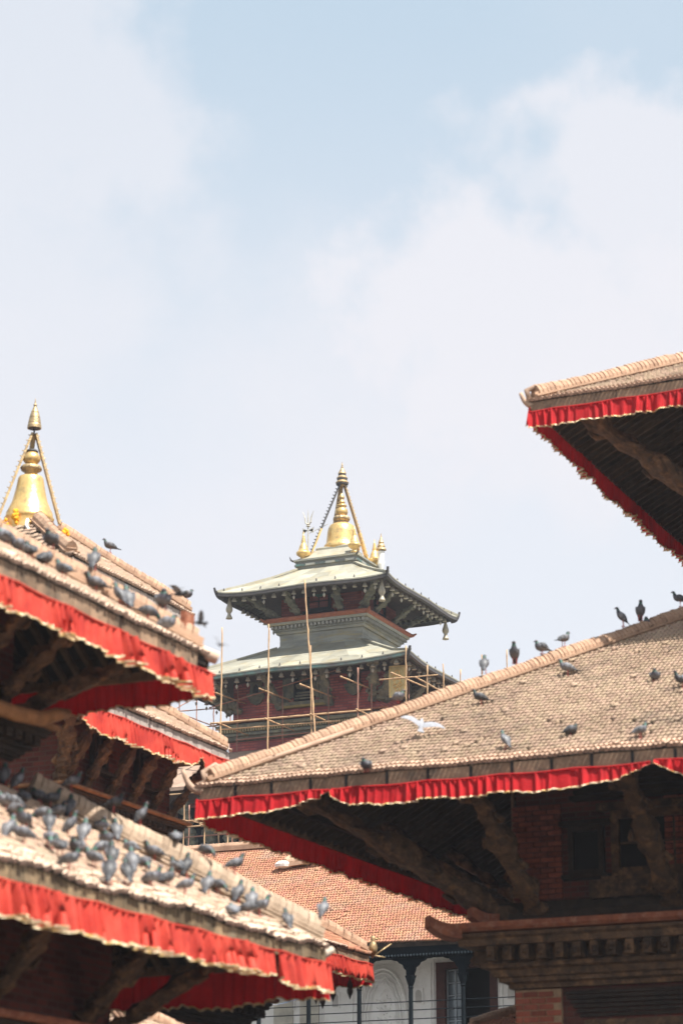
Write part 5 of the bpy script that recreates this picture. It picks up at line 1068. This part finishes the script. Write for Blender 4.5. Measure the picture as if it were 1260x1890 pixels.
for cx in (-23.93, -26.26, -21.42, -20.6, -28.9, -27.55):
    b = MB().box(cx - .13, cx + .13, yW - .03, yW - .002, 8.02, 8.44); b.build('niche_surround', M_white, T)
    MB().prism([(-.085, -.17), (.085, -.17), (.085, .08), (.06, .14), (0, .17), (-.06, .14), (-.085, .08)], (cx, yW - .036, 8.23), (1, 0, 0), (0, 0, 1), (0, 1, 0), .02).build('niche', mat('shaded_niche_plaster', (.55, .53, .49), None, .9), T)
b = MB()
for x in (-23.52, -23.60, -21.66, -25.78, -24.2, -26.62, -26.68, -27.3, -21.1): b.box(x - .018, x + .018, yW - .03, yW - .002, 6.7, 9.25)
b.box(x0, -23.5, yW - .035, yW - .002, 9.12, 9.2); b.build('pilaster_mouldings', M_white, T)
for cx in (-27.0, -27.75):
    b = MB().box(cx - .27, cx + .27, yW - .05, yW - .004, 7.2, 8.62); sh = b.build('shutter', mat('cream_shutter', (.66, .63, .54), None, .7), T); lv = MB()
    for k in range(22): lv.box(cx - .22, cx + .22, yW - .068, yW - .05, 7.26 + k * .062, 7.29 + k * .062)
    lv.build('louvres', sh.data.materials[0], sh)
seat(T, (-26, 60, 0))
o = MB().tube([(-28.2, yE - .3, 8.28), (-27.2, yE - .3, 8.0), (-26.2, yE - .28, 8.18), (-25.4, yE - .25, 8.5), (-24.8, yE - .1, 8.75)], .006, 5).build('light_string', mat('blue_plastic', (.12, .30, .62), (.6, .6, .65), .5, scale=4), None); tag(o, 'thin blue string of lights slung across the white balcony', 'light string')
for (x, z_, s_, n_) in ((-25.98, 8.86, 1, 'middle'), (-26.10, 8.93, 1.0, 'left'), (-25.60, 8.86, .9, 'second from the right'), (-25.30, 8.80, .9, 'rightmost')):
    pass

# ------------------------------------------------------------------ two little shrine roofs peeping in at the bottom
def shrine(c, W, zE, tan, lab, m):
    T = thing('shrine', lab, 'shrine'); MB().square(c, [(W - .5, 0), (W - .5, zE + .1)]).build('wall', M_brick, T)
    rf = MB().square(c, [(W - .02, zE - .02), (.05, zE - .02 + (W - .05) * tan), (.05, zE - .12 + (W - .05) * tan), (W - .02, zE - .12)], closed=True).build('roof', M_wood, T)
    for i, sd_ in enumerate(SD): tiles(rf, c, W, zE, tan, W - .1, sd_, -W, W, .09, .15, m, seed=300 + i)
    for q in DIAG: hip(rf, c, W, zE, tan, W - .1, q, M_ridge, pitch=.09, w=.1, h=.12, parts=(q in ('br', 'fr', 'fl')))
    seat(T, (c[0], c[1], 0))
shrine((-15.75, 47.2), 1.9, 6.12, .42, 'small tiled shrine roof at the bottom edge beside the brick pier', M_tile_o)
shrine((-17.68, 31.2), .85, 4.80, .55, 'sunlit tile shrine roof at the bottom edge under the lower left temple', M_tile_n)
# small bells under the little corner, marigold garlands on the gilt bell
cc = (cF[0] + WF, cF[1] + WF)
for i, (dx_, dy_, z_) in enumerate(((-.75, -.05, 6.75), (-1.1, -.05, 6.72), (-.40, -.05, 6.78), (-.85, -.3, 6.6))):
    o = MB().lathe((0, 0, 0), [(.015, 0), (.05, -.06), (.06, -.12), (.045, -.15), (.06, -.19), (.055, -.24), (.02, -.32), (.005, -.36)], 10).build('wind_bell', M_lead, None); o.location = (cc[0] + dx_, cc[1] + dy_, z_)
    tag(o, ('dark leaf-shaped bell in the middle under the little red valance', 'leftmost dark leaf bell under the little red valance', 'rightmost dark leaf bell under the little red valance', 'lowest dark leaf bell under the little red valance')[i], 'bell', 'bells under the small left corner')
    MB().tube([(0, 0, -.01), (0, 0, .35)], .01, 5).build('hanger', M_lead, o)
for i, (a, lab) in enumerate(((-100, 'marigold garland tied at the middle of the gilt bell base'), (-125, 'lower marigold bunch left on the gilt bell base'), (-25, 'marigold bunch at the right edge of the ribbed spire platform'))):
    r_ = .52 if i < 2 else .95; z_ = (15.02, 14.86, 14.62)[i]; a = math.radians(a + 10); b = MB(); p = Vector((cB[0] + r_ * math.cos(a), cB[1] + r_ * math.sin(a), z_)); rr_ = random.Random(i)
    for k in range(16): q = p + Vector((rr_.uniform(-.06, .06), rr_.uniform(-.06, .06), rr_.uniform(-.16, .10))); b.lathe(tuple(q), [(.01, -.035), (.035, -.015), (.035, .015), (.01, .035)], 7)
    tag(b.build('marigold_garland', M_yel, None), lab, 'garland', 'marigold garlands on the spire')
p = Vector((cB[0] + .35, cB[1] - .62, 14.85)); tag(MB().tube([p, p + Vector((.05, -.12, -.15)), p + Vector((.16, -.14, -.30)), p + Vector((.30, -.1, -.40))], [.035, .03, .03, .02], 6).build('scarf', M_ribbon, None), 'white scarf trailing below the gilt bell', 'scarf')

# ------------------------------------------------------------------ pigeons
def loft(st, n=12):
    """st: (x, z, half width, half height, v)"""
    b = MB(); at = []; P = [Vector((s[0], 0, s[1])) for s in st]
    for i, s in enumerate(st):
        d = (P[min(i + 1, len(P) - 1)] - P[max(i - 1, 0)]).normalized(); u = Vector((-d.z, 0, d.x))
        for k in range(n):
            a = 2 * PI * k / n; b.v.append(tuple(P[i] + Vector((0, 1, 0)) * math.cos(a) * s[2] + u * math.sin(a) * s[3])); at.append(s[4])
    for i in range(len(st) - 1):
        for k in range(n): a = i * n + k; q = i * n + (k + 1) % n; b.f.append((a, a + n, q + n, q))
    b.f.append(tuple(range(n))); b.f.append(tuple((len(st) - 1) * n + k for k in reversed(range(n)))); b.at = at
    return b
def catm(st, m=3):
    o = []
    for i in range(len(st) - 1):
        p0, p1, p2, p3 = st[max(i - 1, 0)], st[i], st[i + 1], st[min(i + 2, len(st) - 1)]
        for k in range(m):
            t = k / m; o.append([.5 * ((2 * b_) + (-a + c) * t + (2 * a - 5 * b_ + 4 * c - d) * t * t + (-a + 3 * b_ - 3 * c + d) * t ** 3) for a, b_, c, d in zip(p0, p1, p2, p3)])
    o.append(list(st[-1]))
    for s in o: s[2] = max(s[2], .002); s[3] = max(s[3], .002)
    return o
POSE = {
 'stand': [(-.19, .075, .022, .004, 0), (-.13, .088, .026, .008, .1), (-.09, .102, .034, .022, .16), (-.04, .125, .052, .045, .3), (.02, .14, .058, .055, .45), (.065, .152, .050, .052, .6), (.09, .185, .034, .034, .70), (.10, .215, .024, .025, .80), (.112, .238, .022, .022, .88), (.128, .243, .017, .017, .93), (.14, .240, .007, .007, .965), (.158, .234, .003, .003, 1)],
 'up': [(-.13, .02, .022, .004, 0), (-.10, .05, .026, .008, .1), (-.075, .08, .034, .022, .16), (-.045, .12, .050, .046, .3), (-.01, .155, .056, .056, .45), (.025, .19, .048, .048, .6), (.045, .225, .032, .032, .70), (.052, .255, .023, .024, .80), (.062, .280, .022, .022, .88), (.080, .287, .017, .017, .93), (.092, .285, .007, .007, .965), (.110, .279, .003, .003, 1)],
 'rest': [(-.17, .055, .022, .004, 0), (-.12, .065, .028, .009, .1), (-.08, .078, .042, .028, .16), (-.03, .095, .062, .055, .3), (.02, .105, .068, .064, .45), (.06, .115, .058, .056, .6), (.08, .140, .038, .038, .70), (.085, .158, .028, .028, .80), (.095, .175, .023, .022, .88), (.110, .178, .018, .017, .93), (.122, .175, .007, .007, .965), (.138, .168, .003, .003, 1)],
 'peck': [(-.18, .135, .022, .004, 0), (-.12, .130, .026, .008, .1), (-.08, .128, .036, .024, .16), (-.03, .13, .054, .048, .3), (.02, .128, .058, .054, .45), (.065, .118, .048, .046, .6), (.10, .100, .032, .032, .70), (.125, .078, .024, .024, .80), (.14, .055, .021, .021, .88), (.148, .040, .016, .016, .93), (.153, .028, .007, .007, .965), (.158, .010, .003, .003, 1)],
 'fly': [(-.19, .0, .055, .004, 0), (-.13, .0, .040, .007, .1), (-.09, .0, .030, .020, .16), (-.04, .0, .044, .040, .3), (.02, .0, .050, .048, .45), (.065, .005, .040, .040, .6), (.10, .012, .028, .028, .70), (.125, .018, .022, .022, .80), (.145, .02, .020, .020, .88), (.158, .02, .015, .015, .93), (.17, .018, .006, .006, .965), (.185, .014, .003, .003, 1)]}
def wingmesh(pose, sg):
    st = POSE[pose]; body = catm(st, 1)
    sh = body[5]; mid = body[3]; tl = body[1]; out_ = .012
    A = Vector((sh[0] - .015, sg * (sh[2] + .004), sh[1] + .012)); Bm = Vector((mid[0] + .01, sg * (mid[2] + .016), mid[1] + .012)); Cc = Vector((tl[0] + .015, sg * .016, tl[1] + .016))
    b = MB(); at = []; n = 8; K = 14
    d = (Cc - A).normalized(); up = Vector((-d.z, 0, d.x)) * -1
    if up.z < 0 and abs(up.z) > .05: up = -up
    for i in range(K + 1):
        t = i / K; p = A * (1 - t) ** 2 + Bm * 2 * t * (1 - t) + Cc * t * t; hh = .044 * (math.sin(PI * min(t * .85 + .13, 1)) ** .7) * (1 - .45 * t) + .002; th = .010 * (1 - .7 * t) + .001
        for k in range(n):
            a = 2 * PI * k / n; b.v.append(tuple(p + up * math.sin(a) * hh + Vector((0, sg, 0)) * (math.cos(a) * th))); at.append(1 - t)
    for i in range(K):
        for k in range(n): a = i * n + k; q = i * n + (k + 1) % n; b.f.append((a, q, q + n, a + n))
    b.f.append(tuple(range(n))); b.f.append(tuple(K * n + k for k in range(n))); b.at = at
    return b
def flywing(sg):
    b = MB(); at = []; K = 16
    for i in range(K + 1):
        t = i / K; y = sg * (.035 + .30 * t); z = .03 + .10 * math.sin(t * 2.2); c = .085 * (1 - t ** 2.2) + .012; x = .055 - .02 * t - .10 * t * t
        for (xx, zz_) in ((x, .004), (x - c * .5, .008 * (1 - t) + .003), (x - c * 1.5, 0), (x - c * .5, -.004)): b.v.append((xx, y, z + zz_)); at.append(.95 - .9 * t if xx > x - c else .9 - .85 * t)
    for i in range(K):
        for k in range(4): a = i * 4 + k; q = i * 4 + (k + 1) % 4; b.f.append((a, q, q + 4, a + 4))
    b.f += [(0, 1, 2, 3), tuple(K * 4 + k for k in range(4))]; b.at = at
    return b
PM = {}
for k_, st in POSE.items():
    body = loft(catm(st)).mesh('body', M_pig, True)
    parts = []
    if k_ != 'fly':
        for sg in (-1, 1): parts.append(('wing', wingmesh(k_, sg).mesh('wing', M_wing, True)))
        lx = st[4][0] - .02; lz = st[4][1] - .05
        for sg in (-1, 1):
            lg = MB().tube([(lx, sg * .022, lz + .02), (lx + .006, sg * .022, lz * .5), (lx, sg * .022, .004)], [.008, .005, .005], 6)
            for a in (-.5, 0, .5, PI): lg.tube([(lx, sg * .022, .005), (lx + .03 * math.cos(a), sg * .022 + .03 * math.sin(a), .002)], [.004, .003], 4)
            parts.append(('leg', lg.mesh('leg', M_pleg)))
    else:
        for sg in (-1, 1): parts.append(('wing', flywing(sg).mesh('wing', M_wing, False)))
    hd = catm(st, 1); h_ = hd[-4]; e1 = Vector((hd[-3][0], 0, hd[-3][1])); e2 = Vector((hd[-1][0], 0, hd[-1][1])); dd = (e2 - e1).normalized()
    parts.append(('beak', MB().tube([e1 + dd * .008, e2 + dd * .006], [.009, .002], 6).mesh('beak', M_beak)))
    for sg in (-1, 1): parts.append(('eye', MB().lathe((h_[0] + .006, sg * (h_[2] - .002), h_[1] + .004), [(.001, -.005), (.005, -.002), (.005, .002), (.001, .005)], 6).mesh('eye', M_eye)))
    PM[k_] = (body, parts)
def pigeon(x, y, z, pose, yaw, label, group, s=1.12, tilt=0, bodymat=None, pitch=0):
    body, parts = PM[pose]
    if bodymat:
        body = body.copy(); body.materials[0] = bodymat; parts = [(n_, (lambda q: q)(m_.copy())) for n_, m_ in parts]
        for n_, m_ in parts:
            if n_ == 'wing': m_.materials[0] = bodymat
    o = bpy.data.objects.new('pigeon', body); COL.objects.link(o); o.location = (x, y, z); o.scale = (s, s * 1.25, s * 1.08); o.rotation_euler = (tilt, pitch, math.radians(yaw))
    o['label'] = label; o['category'] = 'pigeon'; o['group'] = group
    for n_, m_ in parts: link(n_, m_, o)
    return o
PIG=[('L3', -15.75, 24.98, 7.25, 'up', 114, 1),
('L3', -15.65, 25.14, 7.19, 'up', 64, 1),
('L3', -15.47, 25.36, 7.08, 'rest', -136, 1),
('L3', -15.36, 25.2, 7.02, 'stand', 174, 2),
('L3', -15.35, 25.42, 7.01, 'stand', 34, 2),
('L3', -15.17, 25.58, 6.9, 'up', 104, 0),
('L3', -14.81, 23.73, 6.68, 'rest', -146, 2),
('L3', -15.18, 24.54, 6.91, 'rest', 144, 1),
('L3', -14.71, 23.38, 6.63, 'rest', -116, 1),
('L3', -14.37, 23.08, 6.42, 'peck', -176, 1),
('L3', -13.97, 22.6, 6.18, 'stand', -86, 1),
('L3', -13.43, 21.44, 5.86, 'up', 84, 0),
('L3', -13.46, 21.79, 5.88, 'stand', -146, 2),
('L3', -12.94, 20.12, 5.41, 'stand', 14, 2),
('L3', -12.94, 20.05, 5.27, 'up', 69, 1),
('L3', -14.6, 24.04, 6.56, 'peck', -136, 2),
('L3', -14.98, 24.95, 6.78, 'rest', 54, 2),
('L3', -14.22, 23.54, 6.33, 'up', 124, 0),
('L3', -13.65, 22.63, 5.99, 'peck', -56, 0),
('L3', -13.4, 22.43, 5.84, 'stand', 144, 0),
('L3', -14.31, 24.16, 6.38, 'up', 44, 2),
('L3', -14.2, 24.29, 6.32, 'up', 104, 1),
('L3', -13.67, 23.26, 6.0, 'rest', -96, 1),
('L3', -13.0, 21.94, 5.6, 'stand', 24, 1),
('L3', -14.89, 25.88, 6.73, 'rest', -36, 1),
('L3', -14.77, 26.05, 6.66, 'up', 134, 0),
('L3', -14.42, 25.21, 6.45, 'rest', -76, 2),
('L3', -13.88, 24.18, 6.13, 'peck', -106, 0),
('L3', -13.36, 23.11, 5.81, 'stand', 174, 1),
('L3', -13.55, 23.82, 5.93, 'up', 124, 0),
('L3', -12.93, 22.68, 5.56, 'up', 114, 1),
('L3', -13.09, 23.35, 5.65, 'up', 144, 0),
('L3', -13.59, 24.36, 5.95, 'up', 134, 0),
('L3', -13.75, 24.92, 6.05, 'peck', -36, 1),
('L3', -14.45, 25.89, 6.47, 'rest', -166, 1),
('L3', -14.4, 26.4, 6.44, 'stand', -156, 1),
('L3', -13.2, 24.1, 5.72, 'stand', 14, 1),
('L3', -13.37, 24.79, 5.82, 'stand', 84, 0),
('L3', -14.01, 26.26, 6.2, 'stand', 154, 1),
('L3', -14.1, 26.65, 6.26, 'up', 94, 0),
('L3', -13.35, 25.21, 5.81, 'stand', 39, 0),
('L3', -13.59, 26.26, 5.95, 'up', 94, 0),
('L3', -13.79, 26.93, 6.07, 'peck', -16, 1),
('L3', -12.97, 25.73, 5.58, 'rest', 134, 2),
('L3', -13.61, 27.14, 5.97, 'up', 84, 1),
('L3', -13.47, 27.23, 5.88, 'up', 104, 0),
('L3', -13.16, 26.53, 5.7, 'peck', -156, 0),
('L3', -13.35, 27.2, 5.81, 'stand', 34, 2),
('L3', -13.09, 27.47, 5.65, 'up', 144, 2),
('L3h', -15.28, 25.79, 7.38, 'stand', 34, 1),
('L3h', -14.89, 26.18, 7.14, 'stand', 39, 2),
('L3h', -14.63, 26.44, 6.97, 'up', 54, 2),
('L3h', -14.31, 26.76, 6.76, 'rest', 124, 0),
('L3h', -14.03, 27.04, 6.58, 'peck', -16, 1),
('L3h', -13.76, 27.31, 6.43, 'stand', 49, 1),
('L3h', -12.91, 28.16, 5.91, 'up', 94, 0),
('L1', -15.9, 24.91, 10.37, 'rest', 144, 1),
('L1', -15.81, 24.89, 10.31, 'rest', -136, 2),
('L1', -15.67, 25.0, 10.23, 'rest', -146, 2),
('L1', -15.05, 24.25, 9.84, 'stand', 144, 0),
('L1', -15.31, 24.99, 10.0, 'rest', 84, 2),
('L1', -14.63, 24.36, 9.58, 'stand', 164, 0),
('L1', -15.02, 25.82, 9.82, 'stand', -151, 1),
('L1', -14.62, 25.7, 9.58, 'up', 174, 0),
('L1', -14.71, 26.08, 9.63, 'up', 144, 0),
('L1', -14.44, 26.12, 9.46, 'peck', 44, 0),
('L1', -14.25, 26.25, 9.34, 'rest', 34, 1),
('L1h', -15.54, 25.53, 10.47, 'rest', -86, 0),
('L1h', -15.14, 25.93, 10.22, 'up', 109, 1),
('Th', -22.09, 38.45, 14.27, 'stand', -146, 1),
('L1h', -14.48, 26.59, 9.87, 'rest', -56, 0),
('Th', -21.02, 39.53, 13.59, 'rest', 54, 2),
('R1h', -13.74, 36.29, 11.04, 'up', 104, 1),
('R1h', -13.35, 36.68, 11.27, 'up', -76, 0),
('R1h', -12.99, 37.04, 11.46, 'rest', -136, 1),
('R1h', -12.71, 37.32, 11.62, 'stand', 64, 0),
('R1h', -11.93, 38.1, 12.06, 'up', -176, 0),
('R1h', -11.67, 38.36, 12.17, 'up', -66, 0),
('R1', -11.59, 38.48, 11.98, 'rest', -86, 1),
('R1h', -11.12, 38.91, 12.5, 'stand', -166, 0),
('R1', -12.33, 36.4, 10.79, 'stand', -166, 1),
('R1', -13.44, 35.34, 10.19, 'stand', -161, 1),
('R1', -10.66, 35.68, 10.38, 'rest', -76, 2),
('R1', -10.09, 35.21, 10.11, 'stand', -136, 0),
('R1', -11.35, 33.51, 9.14, 'rest', 34, 2),
('R1', -10.17, 33.15, 8.94, 'stand', 44, 0),
('R1', -12.26, 33.2, 8.97, 'up', 154, 0),
('R1', -14.32, 32.78, 8.73, 'rest', -96, 2),
('R1h', -14.82, 35.21, 10.46, 'rest', -6, 0)]
POSEW = {'up': 'upright', 'stand': 'standing', 'rest': 'crouching', 'peck': 'pecking'}; TONE = {0: 'dark grey', 1: 'mid grey', 2: 'pale grey'}
FLK = {'L3': ('pigeon flock on the lower left roof', 'on the lower left roof\'s tiles', (.60, .072)), 'L3h': ('pigeons along the ridge of the lower left roof', 'on the lower left roof\'s ridge', None), 'L1': ('pigeons on the upper left roof', 'on the upper left roof\'s tiles', (.62, .072)), 'L1h': ('pigeons on the ridge of the upper left roof', 'on the upper left roof\'s ridge', None),
       'Th': ('pigeons on the ridge behind the upper left roof', 'on the ridge behind the upper left roof', None), 'R1': ('pigeons scattered over the lower right roof', 'on the lower right roof\'s slope', None), 'R1h': ('pigeons along the ridge of the lower right roof', 'on the lower right roof\'s ridge', None)}
cnt = {}
def camx(p):          # left-to-right order as seen from the square
    return (p[1] * .912 + p[2] * .410) / (-.410 * p[1] + .912 * p[2])
OW = lambda i: ordn(i) if i < 20 else ('twenty-' + ordn(i - 20) if i % 10 or i == 20 else ordn(i))
def ordw(i):
    tens = ['', '', 'twenty', 'thirty', 'forty', 'fifty']; i += 1
    if i <= 20: return ordn(i - 1)
    if i % 10 == 0: return tens[i // 10][:-1] + 'ieth'
    return tens[i // 10] + '-' + ordn(i % 10 - 1)
for roof in FLK:
    L_ = sorted([p for p in PIG if p[0] == roof], key=camx)
    for i, p in enumerate(L_):
        _, x, y, z, pose, yaw, tone = p
        if roof == 'L3': z = zN + .60 * (cN[0] + WN - x) + .045
        elif roof == 'L1': z = ZN1 + .62 * (cN[0] + WN1 - x) + .045
        elif roof == 'R1': z = zR + .57 * (y - (cR[1] - WR)) + .045
        elif roof == 'L3h': k = abs(cN[0] + WN - x); z = zN + .60 * k + .37
        elif roof == 'L1h': k = abs(cN[0] + WN1 - x); z = ZN1 + .62 * k + .31
        elif roof == 'Th': k = abs(cF[0] + WT - x); z = zT + .72 * k + .24
        elif roof == 'R1h': k = abs(cR[0] - WR - x); z = zR + .57 * k + .27
        pigeon(x, y, z - .028, pose, yaw, '%s %s pigeon, %s from the left %s' % (TONE[tone], POSEW[pose], ordw(i), FLK[roof][1]), FLK[roof][0], s=(1.0 if roof[:2] == 'L3' else 1.14 if roof[0] in 'LT' else 1.04) + rb.uniform(-.08, .08))
pigeon(-13.93, 34.0, 9.62, 'fly', 108, 'white pigeon in flight just above the lower right roof', 'pigeons in flight', 0.85, .35, M_pwhite, -.9)
pigeon(-14.32, 26.75, 9.95, 'fly', 10, 'dark pigeon in flight beyond the tip of the upper left ridge', 'pigeons in flight', .7, .2)
pigeon(-12.55, 23.96, 8.70, 'fly', 200, 'small pigeon in flight beside the tile corner of the upper left roof', 'pigeons in flight', .45, .3)
pigeon(-10.97, 21.38, 7.68, 'fly', 80, 'pinkish-grey pigeon in flight left of the tower against the sky', 'pigeons in flight', .3, .6)
hz_ = MB().box(-110, 60, -12, 150, -1, 46).build('haze', None, None, kind='stuff')
hm = bpy.data.materials.new('thin_city_haze'); hm.use_nodes = True; hn = hm.node_tree; hn.nodes.clear()
ho = hn.nodes.new('ShaderNodeOutputMaterial'); hv = hn.nodes.new('ShaderNodeVolumePrincipled'); hv.inputs['Density'].default_value = 0.0004; hv.inputs['Color'].default_value = (.86, .91, 1, 1); hv.inputs['Anisotropy'].default_value = .3
hn.links.new(hv.outputs[0], ho.inputs['Volume']); hz_.data.materials.clear(); hz_.data.materials.append(hm)
